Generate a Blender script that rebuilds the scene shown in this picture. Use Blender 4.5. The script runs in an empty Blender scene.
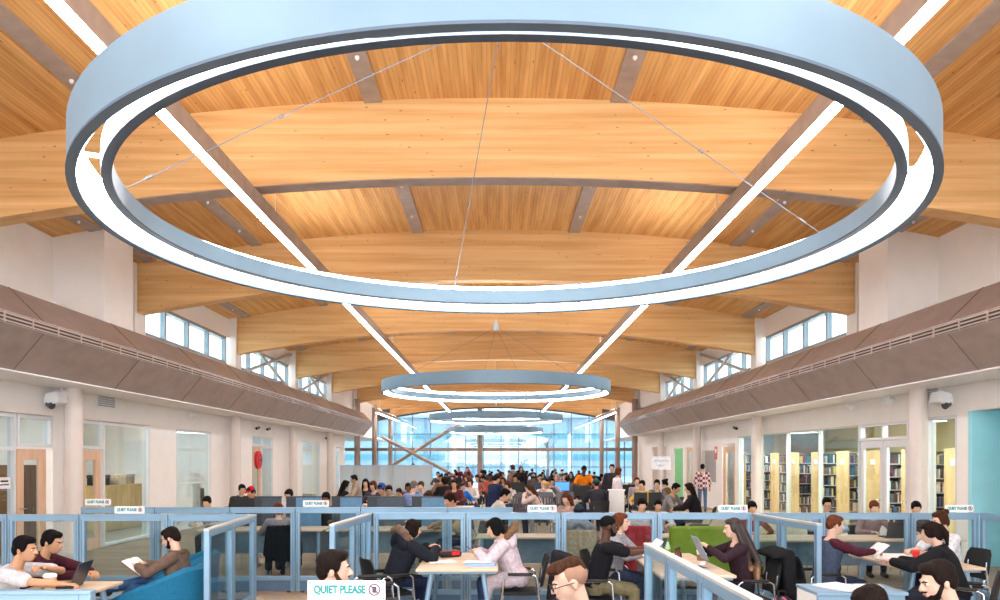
import bpy, math, random
from mathutils import Vector, Matrix
V = Vector
rnd = random.Random(7)
SC = bpy.context.scene
COL = SC.collection
F = 765.0
def WX(px, d): return (px - 496) * d / F
def WZ(py, d): return 1.9 - (py - 460) * d / F
R = math.radians

# ---------------------------------------------------------------- materials
def lin(c):
    o = []
    for v in c[:3]:
        v /= 255.0
        o.append(v / 12.92 if v <= .04045 else ((v + .055) / 1.055) ** 2.4)
    return (o[0], o[1], o[2], 1)
MATS = {}
def newmat(name):
    m = bpy.data.materials.new(name); m.use_nodes = True
    nt = m.node_tree
    return m, nt, nt.nodes.get('Principled BSDF')
def mat(rgb, rough=.6, metal=0, var=.12, scale=14, bump=0, spec=.5, stretch=None):
    """plain painted / cloth / plastic surface with a little procedural variation"""
    key = (tuple(rgb), rough, metal, var, scale, bump, stretch)
    if key in MATS: return MATS[key]
    m, nt, b = newmat('surface')
    b.inputs['Roughness'].default_value = rough
    b.inputs['Metallic'].default_value = metal
    b.inputs['Specular IOR Level'].default_value = spec
    tc = nt.nodes.new('ShaderNodeTexCoord'); src = tc.outputs['Object']
    if stretch:
        mp = nt.nodes.new('ShaderNodeMapping'); mp.inputs['Scale'].default_value = stretch
        nt.links.new(src, mp.inputs['Vector']); src = mp.outputs['Vector']
    n = nt.nodes.new('ShaderNodeTexNoise'); n.inputs['Scale'].default_value = scale; n.inputs['Detail'].default_value = 3
    nt.links.new(src, n.inputs['Vector'])
    cr = nt.nodes.new('ShaderNodeValToRGB')
    c = lin(rgb)
    cr.color_ramp.elements[0].position = .3; cr.color_ramp.elements[1].position = .7
    cr.color_ramp.elements[0].color = tuple(max(0, x * (1 - var)) for x in c[:3]) + (1,)
    cr.color_ramp.elements[1].color = tuple(min(1, x * (1 + var)) for x in c[:3]) + (1,)
    nt.links.new(n.outputs['Fac'], cr.inputs['Fac']); nt.links.new(cr.outputs['Color'], b.inputs['Base Color'])
    if bump:
        bp = nt.nodes.new('ShaderNodeBump'); bp.inputs['Strength'].default_value = bump; bp.inputs['Distance'].default_value = .02
        nt.links.new(n.outputs['Fac'], bp.inputs['Height']); nt.links.new(bp.outputs['Normal'], b.inputs['Normal'])
    MATS[key] = m
    return m
def cloth(rgb): return mat([v * .9 for v in rgb], .9, 0, .2, 22, .35, .2)
def hairm(rgb): return mat(rgb, 0.7, 0, .4, 18, .5, .12, stretch=(3, 3, .8))
def skin(rgb): return mat([v * .93 for v in rgb], .55, 0, .06, 9, 0, .3)
def emit(rgb, s):
    key = ('e', tuple(rgb), s)
    if key in MATS: return MATS[key]
    m, nt, b = newmat('luminous')
    b.inputs['Base Color'].default_value = lin(rgb)
    b.inputs['Emission Color'].default_value = lin(rgb); b.inputs['Emission Strength'].default_value = s
    MATS[key] = m
    return m
def glass(tint=(225, 240, 245), refl=1.0, name='glass'):
    key = ('g', tuple(tint), refl)
    if key in MATS: return MATS[key]
    m = bpy.data.materials.new(name); m.use_nodes = True
    nt = m.node_tree; nt.nodes.clear()
    o = nt.nodes.new('ShaderNodeOutputMaterial'); mx = nt.nodes.new('ShaderNodeMixShader')
    t = nt.nodes.new('ShaderNodeBsdfTransparent'); t.inputs['Color'].default_value = lin(tint)
    g = nt.nodes.new('ShaderNodeBsdfGlossy'); g.inputs['Roughness'].default_value = .01; g.inputs['Color'].default_value = (1, 1, 1, 1)
    fr = nt.nodes.new('ShaderNodeFresnel'); fr.inputs['IOR'].default_value = 1.5
    ge = nt.nodes.new('ShaderNodeNewGeometry'); io = nt.nodes.new('ShaderNodeMath'); io.operation = 'MULTIPLY_ADD'; io.inputs[1].default_value = 1 / 1.5 - 1.5; io.inputs[2].default_value = 1.5
    nt.links.new(ge.outputs['Backfacing'], io.inputs[0]); nt.links.new(io.outputs[0], fr.inputs['IOR'])
    mu = nt.nodes.new('ShaderNodeMath'); mu.operation = 'MULTIPLY'; mu.inputs[1].default_value = refl; mu.use_clamp = True
    nt.links.new(fr.outputs['Fac'], mu.inputs[0]); nt.links.new(mu.outputs[0], mx.inputs['Fac'])
    nt.links.new(t.outputs[0], mx.inputs[1]); nt.links.new(g.outputs[0], mx.inputs[2]); nt.links.new(mx.outputs[0], o.inputs['Surface'])
    MATS[key] = m
    return m
def wood(name, light, dark, stretch, groove=None, knots=True, rough=.5, lam=None, sat=1):
    """grain along one axis; groove=(axis, pitch) draws plank joints, lam=(axis,pitch) draws laminations"""
    m, nt, b = newmat(name)
    N, L = nt.nodes.new, nt.links.new
    b.inputs['Roughness'].default_value = rough; b.inputs['Specular IOR Level'].default_value = .3
    tc = N('ShaderNodeTexCoord')
    mp = N('ShaderNodeMapping'); mp.inputs['Scale'].default_value = stretch
    L(tc.outputs['Object'], mp.inputs['Vector'])
    n = N('ShaderNodeTexNoise'); n.inputs['Scale'].default_value = 1; n.inputs['Detail'].default_value = 5; n.inputs['Roughness'].default_value = .6
    L(mp.outputs[0], n.inputs['Vector'])
    cr = N('ShaderNodeValToRGB')
    cr.color_ramp.elements[0].position = .32; cr.color_ramp.elements[0].color = lin(dark)
    cr.color_ramp.elements[1].position = .62; cr.color_ramp.elements[1].color = lin(light)
    L(n.outputs['Fac'], cr.inputs['Fac'])
    col = cr.outputs['Color']
    sep = N('ShaderNodeSeparateXYZ'); L(tc.outputs['Object'], sep.inputs[0])
    def mul(a, bsock, fac=1):
        x = N('ShaderNodeMix'); x.data_type = 'RGBA'; x.blend_type = 'MULTIPLY'; x.inputs[0].default_value = fac
        L(a, x.inputs[6]); L(bsock, x.inputs[7]); return x.outputs[2]
    def strips(axis, pitch, width, depth, vary):
        d = N('ShaderNodeMath'); d.operation = 'DIVIDE'; d.inputs[1].default_value = pitch; L(sep.outputs[axis], d.inputs[0])
        fr = N('ShaderNodeMath'); fr.operation = 'FRACT'; L(d.outputs[0], fr.inputs[0])
        fl = N('ShaderNodeMath'); fl.operation = 'FLOOR'; L(d.outputs[0], fl.inputs[0])
        wn = N('ShaderNodeTexWhiteNoise'); wn.noise_dimensions = '1D'; L(fl.outputs[0], wn.inputs['W'])
        r1 = N('ShaderNodeValToRGB'); r1.color_ramp.interpolation = 'LINEAR'
        r1.color_ramp.elements[0].position = 0; r1.color_ramp.elements[0].color = (depth, depth * .9, depth * .8, 1)
        r1.color_ramp.elements[1].position = width; r1.color_ramp.elements[1].color = (1, 1, 1, 1)
        L(fr.outputs[0], r1.inputs['Fac'])
        r2 = N('ShaderNodeValToRGB'); r2.color_ramp.elements[0].color = (1 - vary, 1 - vary * 1.25, 1 - vary * 1.6, 1); r2.color_ramp.elements[1].color = (1, 1, 1, 1)
        L(wn.outputs['Value'], r2.inputs['Fac'])
        return r1.outputs['Color'], r2.outputs['Color']
    if groove:
        a, c = strips(groove[0], groove[1], groove[2], groove[3], groove[4])
        col = mul(mul(col, a), c)
    if lam:
        a, c = strips(lam[0], lam[1], .08, .92, .09)
        col = mul(mul(col, a), c)
    if knots:
        mp2 = N('ShaderNodeMapping'); mp2.inputs['Scale'].default_value = knots
        L(tc.outputs['Object'], mp2.inputs['Vector'])
        vo = N('ShaderNodeTexVoronoi'); vo.inputs['Scale'].default_value = 1; vo.inputs['Randomness'].default_value = 1
        L(mp2.outputs[0], vo.inputs['Vector'])
        r3 = N('ShaderNodeValToRGB'); r3.color_ramp.elements[0].position = .05; r3.color_ramp.elements[0].color = (.42, .3, .2, 1)
        r3.color_ramp.elements[1].position = .1; r3.color_ramp.elements[1].color = (1, 1, 1, 1)
        L(vo.outputs['Distance'], r3.inputs['Fac']); col = mul(col, r3.outputs['Color'])
    L(col, b.inputs['Base Color'])
    return m

# ---------------------------------------------------------------- mesh builder
def frame_of(d):
    d = d.normalized()
    a = V((0, 0, 1)) if abs(d.z) < .9 else V((1, 0, 0))
    x = d.cross(a).normalized(); y = d.cross(x).normalized()
    return x, y
class MB:
    def __init__(s): s.v = []; s.f = []
    def add(s, vs, fs):
        b = len(s.v); s.v += [tuple(v) for v in vs]; s.f += [tuple(b + i for i in f) for f in fs]; return s
    def loft(s, rings, cap=True, close=False):
        n = len(rings[0]); vs = [p for r in rings for p in r]; fs = []
        m = len(rings)
        for i in range(m if close else m - 1):
            a, b = i * n, ((i + 1) % m) * n
            for j in range(n):
                k = (j + 1) % n
                fs.append((a + j, a + k, b + k, b + j))
        if cap and not close:
            fs.append(tuple(range(n))[::-1]); fs.append(tuple((m - 1) * n + j for j in range(n)))
        return s.add(vs, fs)
    def box(s, c, sz, rot=None):
        c = V(c); h = V(sz) / 2; vs = []
        for z in (-1, 1):
            for x, y in ((-1, -1), (1, -1), (1, 1), (-1, 1)):
                p = V((x * h.x, y * h.y, z * h.z))
                if rot is not None: p = rot @ p
                vs.append(c + p)
        return s.add(vs, [(3, 2, 1, 0), (4, 5, 6, 7), (0, 1, 5, 4), (1, 2, 6, 5), (2, 3, 7, 6), (3, 0, 4, 7)])
    def b2(s, lo, hi):
        lo, hi = V(lo), V(hi); return s.box((lo + hi) / 2, hi - lo)
    def cyl(s, p0, p1, r0, r1=None, n=12):
        p0, p1 = V(p0), V(p1); r1 = r0 if r1 is None else r1
        x, y = frame_of(p1 - p0)
        ring = lambda p, r: [p + x * (r * math.cos(2 * math.pi * i / n)) + y * (r * math.sin(2 * math.pi * i / n)) for i in range(n)]
        return s.loft([ring(p0, r0), ring(p1, r1)])
    def lathe(s, prof, c=(0, 0, 0), n=16):
        c = V(c)
        return s.loft([[c + V((r * math.cos(2 * math.pi * i / n), r * math.sin(2 * math.pi * i / n), z)) for i in range(n)] for r, z in prof])
    def capsule(s, p0, p1, r0, r1=None, n=10, k=3):
        p0, p1 = V(p0), V(p1); r1 = r0 if r1 is None else r1
        d = p1 - p0
        if d.length < 1e-5: d = V((0, 0, 1e-4)); p1 = p0 + d
        u = d.normalized(); x, y = frame_of(d); rings = []
        for i in range(k):
            a = math.pi / 2 * (1 - i / k) if i else math.pi / 2 * .93
            rings.append((p0 - u * r0 * math.sin(a), r0 * math.cos(a)))
        rings.append((p0, r0)); rings.append((p1, r1))
        for i in range(k - 1, -1, -1):
            a = math.pi / 2 * (1 - i / k) if i else math.pi / 2 * .93
            rings.append((p1 + u * r1 * math.sin(a), r1 * math.cos(a)))
        return s.loft([[p + x * (r * math.cos(2 * math.pi * i / n)) + y * (r * math.sin(2 * math.pi * i / n)) for i in range(n)] for p, r in rings])
    def ell(s, c, r, M=None, nu=14, nv=9):
        c = V(c); rings = []
        for j in range(nv + 1):
            a = -math.pi / 2 + math.pi * (j / nv if 0 < j < nv else (.02 if j == 0 else .98))
            ring = []
            for i in range(nu):
                t = 2 * math.pi * i / nu
                p = V((r[0] * math.cos(a) * math.cos(t), r[1] * math.cos(a) * math.sin(t), r[2] * math.sin(a)))
                ring.append(c + (M @ p if M is not None else p))
            rings.append(ring)
        return s.loft(rings)
    def tube(s, pts, r, n=8, close=False):
        pts = [V(p) for p in pts]; rings = []; m = len(pts); x = None
        for i, p in enumerate(pts):
            a = pts[i - 1] if (i or close) else p; b = pts[(i + 1) % m] if (i < m - 1 or close) else p
            d = (b - a).normalized()
            if x is None: x, _ = frame_of(d)
            x = (x - d * x.dot(d)).normalized(); y = d.cross(x)
            rr = r[i] if isinstance(r, (list, tuple)) else r
            rings.append([p + x * (rr * math.cos(2 * math.pi * j / n)) + y * (rr * math.sin(2 * math.pi * j / n)) for j in range(n)])
        return s.loft(rings, close=close)
    def prism(s, poly, ext):
        """poly: 3-D points of one end; ext: extrusion vector"""
        e = V(ext); a = [V(p) for p in poly]
        return s.loft([a, [p + e for p in a]])
    def revolve(s, sect, c, n=96):
        """closed (r,z) section swept all the way round the vertical through c"""
        c = V(c)
        return s.loft([[c + V((r * math.sin(t), r * math.cos(t), z)) for r, z in sect] for t in [2 * math.pi * i / n for i in range(n)]], close=True)
    def mesh(s, name, smooth=False):
        me = bpy.data.meshes.new(name); me.from_pydata(s.v, [], s.f); me.validate()
        import bmesh
        bm = bmesh.new(); bm.from_mesh(me); bmesh.ops.recalc_face_normals(bm, faces=bm.faces); bm.to_mesh(me); bm.free()
        if smooth:
            me.polygons.foreach_set('use_smooth', [True] * len(me.polygons)); me.set_sharp_from_angle(angle=R(48))
        return me
    def build(s, name, m, parent=None, smooth=False, bev=0):
        return link(name, s.mesh(name, smooth), m, parent, bev)
def link(name, me, m, parent=None, bev=0):
    o = bpy.data.objects.new(name, me); COL.objects.link(o)
    if not len(me.materials): me.materials.append(None)
    o.material_slots[0].link = 'OBJECT'; o.material_slots[0].material = m
    if parent is not None: o.parent = parent
    if bev:
        b = o.modifiers.new('bevel', 'BEVEL'); b.width = bev; b.segments = 2; b.limit_method = 'ANGLE'
    return o
def tag(o, label, cat, group=None, kind=None):
    o['label'] = label; o['category'] = cat
    if group: o['group'] = group
    if kind: o['kind'] = kind
    return o
def thing(name, label, cat, loc=(0, 0, 0), rz=0, group=None, s=1):
    o = bpy.data.objects.new(name, None); COL.objects.link(o)
    o.location = loc; o.rotation_euler = (0, 0, R(rz)); o.scale = (s, s, s); o.empty_display_size = .1
    return tag(o, label, cat, group)
def struct(o):
    o['kind'] = 'structure'; return o
def dup(root, label, loc, rz=0, group=None, s=1, name=None):
    r = root.copy(); COL.objects.link(r); r.location = loc; r.rotation_euler = (0, 0, R(rz)); r.scale = (s, s, s)
    r['label'] = label
    if group: r['group'] = group
    for ch in list(root.children):
        c = ch.copy(); COL.objects.link(c); c.parent = r
        for g in list(ch.children):
            d = g.copy(); COL.objects.link(d); d.parent = c
    return r
def text_mesh(body, size, name, bold=0):
    cu = bpy.data.curves.new(name, 'FONT'); cu.body = body; cu.size = size; cu.align_x = 'CENTER'; cu.align_y = 'CENTER'; cu.extrude = .001; cu.offset = bold
    ob = bpy.data.objects.new(name, cu); COL.objects.link(ob)
    me = bpy.data.meshes.new_from_object(ob.evaluated_get(bpy.context.evaluated_depsgraph_get()))
    bpy.data.objects.remove(ob); bpy.data.curves.remove(cu)
    me.name = name; me.materials.clear()
    return me
def blob(mb, name, voxel, smooth=3):
    me = mb.mesh('tmp'); ob = bpy.data.objects.new('tmp', me); COL.objects.link(ob)
    r = ob.modifiers.new('r', 'REMESH'); r.mode = 'VOXEL'; r.voxel_size = voxel
    sm = ob.modifiers.new('s', 'SMOOTH'); sm.factor = .5; sm.iterations = smooth
    out = bpy.data.meshes.new_from_object(ob.evaluated_get(bpy.context.evaluated_depsgraph_get()))
    bpy.data.objects.remove(ob); bpy.data.meshes.remove(me)
    out.name = name; out.materials.clear(); out.polygons.foreach_set('use_smooth', [True] * len(out.polygons))
    return out
# ---------------------------------------------------------------- people
def ik(a, t, l1, l2, hint):
    d = t - a; L = d.length; mx = (l1 + l2) * .985
    if L > mx: t = a + d * (mx / L); d = t - a; L = mx
    u = d.normalized(); c = max(-1, min(1, (l1 * l1 + L * L - l2 * l2) / (2 * l1 * L)))
    h = hint - u * hint.dot(u)
    h = h.normalized() if h.length > 1e-4 else frame_of(u)[0]
    return a + u * (l1 * c) + h * (l1 * math.sqrt(max(0, 1 - c * c))), t
def pose(seat=True, lean=10, pitch=20, yaw=0, tilt=0, rh=None, lh=None, legs=None, w=1.0):
    J = {}
    P = V((0, 0, .582 if seat else .93)); L = R(lean)
    U = V((0, math.sin(L), math.cos(L))); Fw = V((0, math.cos(L), -math.sin(L)))
    N = P + U * .5
    J.update(P=P, U=U, F=Fw, N=N, w=w)
    M = Matrix.Rotation(R(tilt), 3, 'Y') @ Matrix.Rotation(R(yaw), 3, 'Z') @ Matrix.Rotation(-R(pitch), 3, 'X')
    # M maps head-local (x right, y forward, z up) to person space
    hn = (U + M @ V((0, 0, 1))).normalized()
    J['M'] = M; J['H'] = N + hn * .115 + (M @ V((0, .015, .075)))
    for s, key, hand in ((1, 'r', rh), (-1, 'l', lh)):
        S = N + V((s * .175 * w, 0, 0)) - U * .04
        if hand is None: hand = (s * .14, P.y + .2, .66) if seat else (s * .27, .04, .78)
        E, W = ik(S, V(hand), .29, .25, V((s * .85, -.1, -.22)) if hand[2] > .74 and lean > 30 else V((s * .75, -.25, -.5)) if hand[2] > .74 else V((s * .3, -.4, -.9)))
        J[key] = (S, E, W)
        if legs and key in legs: K, A = V(legs[key][0]), V(legs[key][1])
        elif seat: K, A = V((s * .12, .43, .53)), V((s * .12, .40, .09))
        else: K, A = V((s * .095, .03, .5)), V((s * .1, -.02, .085))
        hp = P + V((s * .09, 0, -.03 if not seat else .0))
        J['leg' + key] = (hp, K, A)
    return J
TORSO = [(-.10, .15, .10), (-.02, .165, .118), (.10, .15, .108), (.22, .152, .11), (.34, .172, .118), (.43, .165, .1), (.48, .1, .08), (.52, .062, .062)]
def torso(mb, J, e, t0=-.2, t1=1, n=16):
    rings = []
    for t, a, b in TORSO:
        if t < t0 or t > t1: continue
        k = max(0, min(1, (t + .02) / .2)); Fr = V((0, 1, 0)).lerp(J['F'], k).normalized()
        c = J['P'] + (J['U'] * t if t > 0 else V((0, 0, t))); w = J['w']
        rings.append([c + V((1, 0, 0)) * ((a * w + e) * math.cos(2 * math.pi * i / n)) + Fr * ((b * (.5 + .5 * w) + e) * math.sin(2 * math.pi * i / n)) for i in range(n)])
    mb.loft(rings)
def arms(mb, J, e, full=True, cuff=1.0):
    for k, s in (('r', 1), ('l', -1)):
        S, E, W = J[k]; m = J['N'] - J['U'] * .045 + V((s * .07, 0, 0))
        mb.capsule(m, S, .058 + e, .06 + e)
        if full:
            mb.capsule(S, E, .055 + e, .042 + e); mb.capsule(E, E + (W - E) * cuff, .042 + e, .028 + e)
        else: mb.capsule(S, S + (E - S) * .72, .06 + e, .058 + e)
def hand(mb, E, W, s, curl=.5):
    d = (W - E).normalized()
    side = d.cross(V((0, 0, 1)))
    side = side.normalized() if side.length > .1 else V((1, 0, 0))
    nrm = side.cross(d).normalized()          # back of the hand
    if nrm.z < 0: nrm = -nrm
    for i in range(4):
        a = W + side * ((i - 1.5) * .014); b = W + d * .085 + side * ((i - 1.5) * .021)
        mb.capsule(a, b, .013, .011, 8, 2)
        ln = (.036, .041, .038, .030)[i]; c = curl + .08 * i
        d1 = d * math.cos(c) - nrm * math.sin(c); d2 = d * math.cos(2.1 * c) - nrm * math.sin(2.1 * c)
        m = b + d1 * ln; mb.capsule(b, m, .0095, .009, 8, 2); mb.capsule(m, m + d2 * ln * .95, .009, .0078, 8, 2)
    inn = -side * s if side.x * s > 0 else side * s   # towards the body's midline
    if inn.x * s > 0: inn = -inn
    t0 = W + d * .022 + inn * .022; t1 = t0 + (d * .6 + inn * .75).normalized() * .036 - nrm * .008
    mb.capsule(t0, t1, .013, .0105, 8, 2); mb.capsule(t1, t1 + (d * .9 + inn * .25).normalized() * .03 - nrm * .01, .0105, .0085, 8, 2)
def head(mb, J, fine=True):
    H, M = J['H'], J['M']; at = lambda x, y, z: H + M @ V((x, y, z))
    mb.ell(at(0, -.012, .03), (.074, .094, .088), M); mb.ell(at(0, .03, -.02), (.06, .062, .085), M)
    mb.ell(at(0, .045, -.075), (.042, .045, .034), M)
    mb.capsule(at(0, .092, .012), at(0, .113, -.022), .009, .0135, 8, 2)
    if fine:
        mb.ell(at(0, .091, -.052), (.025, .011, .007), M); mb.ell(at(0, .089, -.063), (.022, .011, .008), M)
        mb.ell(at(0, .085, .026), (.045, .014, .009), M)
        for s in (1, -1): mb.ell(at(s * .014, .1, -.026), (.009, .011, .008), M)
    for s in (1, -1): mb.ell(at(s * .076, -.008, -.008), (.011, .019, .033), M)
    mb.capsule(J['N'] - J['U'] * .03, H + M @ V((0, -.025, -.045)), .056, .05)
def hairmb(J, style):
    mb = MB(); H, M = J['H'], J['M']; at = lambda x, y, z: H + M @ V((x, y, z)); E = lambda c, r: mb.ell(at(*c), r, M)
    if style in ('short', 'long', 'verylong', 'bun', 'bob', 'pony', 'quiff'):
        E((0, -.022, .05), (.081, .094, .082)); E((0, .026, .086), (.068, .06, .038))
        E((0, -.06, .0), (.068, .055, .075))
    if style == 'short':
        for s in (1, -1): E((s * .066, .0, .03), (.02, .05, .05))
    if style == 'undercut':
        E((0, .03, .1), (.06, .08, .04)); E((0, .08, .098), (.05, .034, .03)); E((0, -.035, .1), (.064, .07, .042)); E((0, -.085, .06), (.05, .03, .05))
    if style == 'crop': E((0, -.02, .046), (.079, .096, .087))
    if style == 'stubble': E((0, -.022, .036), (.078, .096, .084))
    if style == 'quiff':
        E((0, .04, .094), (.062, .05, .034))
        for s in (1, -1): E((s * .066, -.005, .03), (.02, .05, .05))
    if style in ('long', 'verylong', 'pony', 'bob', 'bun'):
        for s in (1, -1): E((s * .068, -.01, .02), (.022, .065, .075))
        E((0, -.065, -.02), (.07, .05, .085))
    if style == 'bob':
        for s in (1, -1): E((s * .07, .0, -.04), (.022, .055, .07))
        E((0, -.065, -.06), (.072, .045, .06)); E((0, .075, .065), (.06, .025, .03))
    if style == 'long':
        b = J['N'] - J['F'] * .12 - J['U'] * .12
        for x in (-.06, -.02, .02, .06): mb.capsule(at(x, -.075, .0), b + V((x * 1.6, 0, -.03 * (x > 0) - .1)), .045, .035)
        for s in (1, -1): mb.capsule(at(s * .075, -.02, .0), J['N'] + V((s * .11, 0, 0)) - J['F'] * .06 - J['U'] * .05, .03, .03)
    if style == 'verylong':
        b = J['N'] - J['F'] * .15 - J['U'] * .3
        for x in (-.09, -.05, -.017, .017, .05, .09): mb.capsule(at(x * .8, -.08, .0), b + V((x * 1.5, -.02 * abs(x) * 10, .05)), .05, .05); mb.capsule(b + V((x * 1.5, 0, .05)), b + V((x * 1.7, 0, -.12 - .02 * math.sin(x * 70))), .05, .022)
        for s in (1, -1): mb.capsule(at(s * .078, -.02, .0), J['N'] + V((s * .13, 0, 0)) - J['F'] * .05 - J['U'] * .08, .032, .04); mb.capsule(J['N'] + V((s * .13, 0, 0)) - J['F'] * .05 - J['U'] * .08, J['N'] + V((s * .14, 0, 0)) - J['F'] * .07 - J['U'] * .3, .04, .03)
    if style == 'bun': E((0, -.105, .09), (.042, .042, .042))
    if style == 'pony':
        mb.capsule(at(0, -.11, .05), at(0, -.14, -.03), .035, .035); mb.capsule(at(0, -.14, -.03), at(0, -.12, -.16), .036, .015)
    if style == 'afro': E((0, -.03, .05), (.125, .125, .115)); E((0, -.06, -.02), (.1, .08, .08))
    if style == 'beanie':
        E((0, -.02, .062), (.086, .103, .09)); mb.tube([at(.088 * math.cos(t), -.02 + .106 * math.sin(t), .045) for t in [i * math.pi / 8 for i in range(16)]], .014, 8, True)
    if style == 'cap':
        E((0, -.016, .06), (.083, .1, .078)); mb.prism([at(-.06, .06, .062), at(.06, .06, .062), at(.055, .13, .05), at(.03, .155, .046), at(-.03, .155, .046), at(-.055, .13, .05)], M @ V((0, 0, .012)))
    if style == 'headscarf': E((0, -.02, .045), (.09, .105, .1)); E((0, -.05, -.06), (.085, .08, .09)); E((0, 0, -.14), (.085, .08, .05))
    return mb
MCACHE = {}
def cached(key, fn):
    if key not in MCACHE: MCACHE[key] = fn()
    return MCACHE[key]
SKINS = {'pale': (232, 190, 168), 'tan': (205, 155, 120), 'asian': (226, 182, 150), 'brown': (150, 100, 72), 'dark': (88, 58, 44)}
HAIRS = {'black': (10, 9, 11), 'dark': (26, 17, 14), 'brown': (62, 37, 23), 'red': (96, 52, 30), 'blond': (196, 160, 110), 'grey': (120, 110, 104)}
def person(label, px, d, top_y, face, P, hair=('short', 'black'), sk='asian', top=('long', (40, 45, 60)), legs_c=(40, 48, 70),
           fine=False, hat=None, beard=None, glasses=False, hood=None, vest=None, bag=None, group=None, name='person', zs=None, fur=None, curl=.6, inner=None):
    J = pose(**P); key0 = repr(sorted(P.items(), key=str)) + str(fine)
    vb, vc = (.0075, .011) if fine else (.014, .018)
    crown = J['H'] + J['M'] @ V((0, -.02, .13))
    ztop = WZ(top_y, d); s = max(.88, min(1.13, ztop / crown.z)) if zs is None else zs
    if fine:      # hands keep their true height above the table whatever the person's size
        P = dict(P)
        for k in ('rh', 'lh'):
            if P.get(k): P[k] = (P[k][0], P[k][1], P[k][2] / s)
        J = pose(**P); key0 = repr(sorted(P.items(), key=str)) + 'fine'
    off = Matrix.Rotation(R(face), 3, 'Z') @ (J['H'] * s)
    loc = (WX(px, d) - off.x, d - off.y, 0)
    o = thing(name, label, 'person', loc, face, group, s)
    def mk_body():
        mb = MB(); head(mb, J, fine); torso(mb, J, 0); arms(mb, J, -.004)
        for k, sg in (('r', 1), ('l', -1)):
            hand(mb, J[k][1], J[k][2], sg, curl)
            h, K, A = J['leg' + k]; mb.capsule(h, K, .08, .055); mb.capsule(K, A, .055, .038)
            mb.capsule(A - V((0, .02, .04)), A + V((0, .13, -.055)), .035, .03)
        return blob(mb, 'body', vb, 2)
    body = link('body', cached(('body', key0, curl), mk_body), skin(SKINS[sk]), o)
    style, c = top; thick = {'tee': .012, 'long': .013, 'sweater': .02, 'jacket': .03, 'parka': .042, 'coat': .035}[style]
    def mk_top():
        mb = MB(); torso(mb, J, thick, -.06 if P.get('seat', True) else -.12, .5)
        arms(mb, J, thick * .9, style != 'tee', .93)
        if style in ('jacket', 'parka', 'coat', 'sweater'):
            mb.tube([J['N'] + J['U'] * .02 + V((.075 * math.cos(t), 0, 0)) + J['F'] * (.075 * math.sin(t)) for t in [i * math.pi / 8 for i in range(16)]], .016 + thick * .4, 8, True)
        if style == 'coat':
            for k in 'rl':
                h, K, A = J['leg' + k]; mb.capsule(h + V((0, 0, .02)), h + (K - h) * .85, .122, .088); mb.capsule(K + V((0, -.08, -.02)), K + V((0, -.06, -.2)), .08, .05)
            mb.capsule(J['P'] + V((-.09, -.05, .02)), J['P'] + V((.09, -.05, .02)), .13, .13)
        return blob(mb, 'top', vc, 3)
    nm = {'tee': 'shirt', 'long': 'shirt', 'sweater': 'sweater', 'jacket': 'jacket', 'parka': 'parka', 'coat': 'coat'}[style]
    tm = c if isinstance(c, bpy.types.Material) else cloth(c)
    link(nm, cached(('top', key0, style), mk_top), tm, o)
    if vest:
        def mk_vest():
            mb = MB(); torso(mb, J, .04, -.06, .49); return blob(mb, 'vest', vc, 3)
        link('vest', cached(('vest', key0), mk_vest), cloth(vest), o)
    def mk_leg():
        mb = MB(); torso(mb, J, .008, -.2, .12)
        for k in 'rl':
            h, K, A = J['leg' + k]; mb.capsule(h, K, .088, .064); mb.capsule(K, A + (K - A) * .08, .064, .052)
        return blob(mb, 'trousers', vc, 2)
    link('trousers', cached(('leg', key0), mk_leg), cloth(legs_c), o)
    for k in 'rl':
        def mk_shoe():
            A = J['leg' + k][2]; mb = MB(); mb.capsule(A + V((0, -.035, -.035)), A + V((0, .13, -.05)), .046, .036); mb.capsule(A + V((0, -.02, .0)), A + V((0, .02, -.02)), .045, .045)
            mb.v = [(x, y, max(z, .004)) for x, y, z in mb.v] if A.z < .2 else mb.v
            return blob(mb, 'shoe', .012, 1)
        link('shoe', cached(('shoe', key0, k), mk_shoe), mat((38, 36, 40)), o)
    if hair: link('hair', cached(('hair', key0, hair[0]), lambda: blob(hairmb(J, hair[0]), 'hair', vb, 2)), hair[2] if len(hair) > 2 else hairm(HAIRS[hair[1]]), o)
    if hat: link({'cap': 'cap', 'beanie': 'beanie', 'headscarf': 'headscarf'}[hat[0]], cached(('hat', key0, hat[0]), lambda: blob(hairmb(J, hat[0]), 'hat', vb, 2)), cloth(hat[1]), o)
    if hair and hair[0] == 'undercut': link('shaved_sides', blob(hairmb(J, 'stubble'), 'shaved_sides', vb, 2), mat((148, 112, 92), .8), o)
    H, M = J['H'], J['M']; at = lambda x, y, z: H + M @ V((x, y, z))
    if beard:
        mb = MB(); mb.ell(at(0, .048, -.076), (.047, .047, .035), M); mb.ell(at(0, .093, -.042), (.028, .011, .007), M)
        for sg in (1, -1): mb.capsule(at(sg * .066, .01, -.01), at(sg * .043, .045, -.072), .012, .018)
        link('beard', blob(mb, 'beard', vb, 2), hairm(HAIRS[beard]), o)
    if fine:
        for sg in (1, -1):
            mb = MB(); mb.ell(at(sg * .03, .083, .008), (.0125, .009, .0065), M); e = mb.build('eye', mat((225, 222, 216), .2), o, True)
            mb = MB(); mb.ell(at(sg * .03, .0895, .0075), (.0055, .0035, .0055), M); mb.build('iris', mat((40, 26, 20), .2), e, True)
            mb = MB(); mb.tube([at(sg * .013, .096, .022), at(sg * .03, .095, .028), at(sg * .047, .083, .023)], [.0035, .0045, .003], 6); mb.build('eyebrow', hairm(HAIRS[hair[1] if hair else 'dark']), o, True)
        mb = MB(); mb.ell(at(0, .0985, -.057), (.021, .006, .0065), M); mb.build('lips', skin((178, 112, 100) if sk != 'dark' else (92, 52, 48)), o, True)
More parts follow.
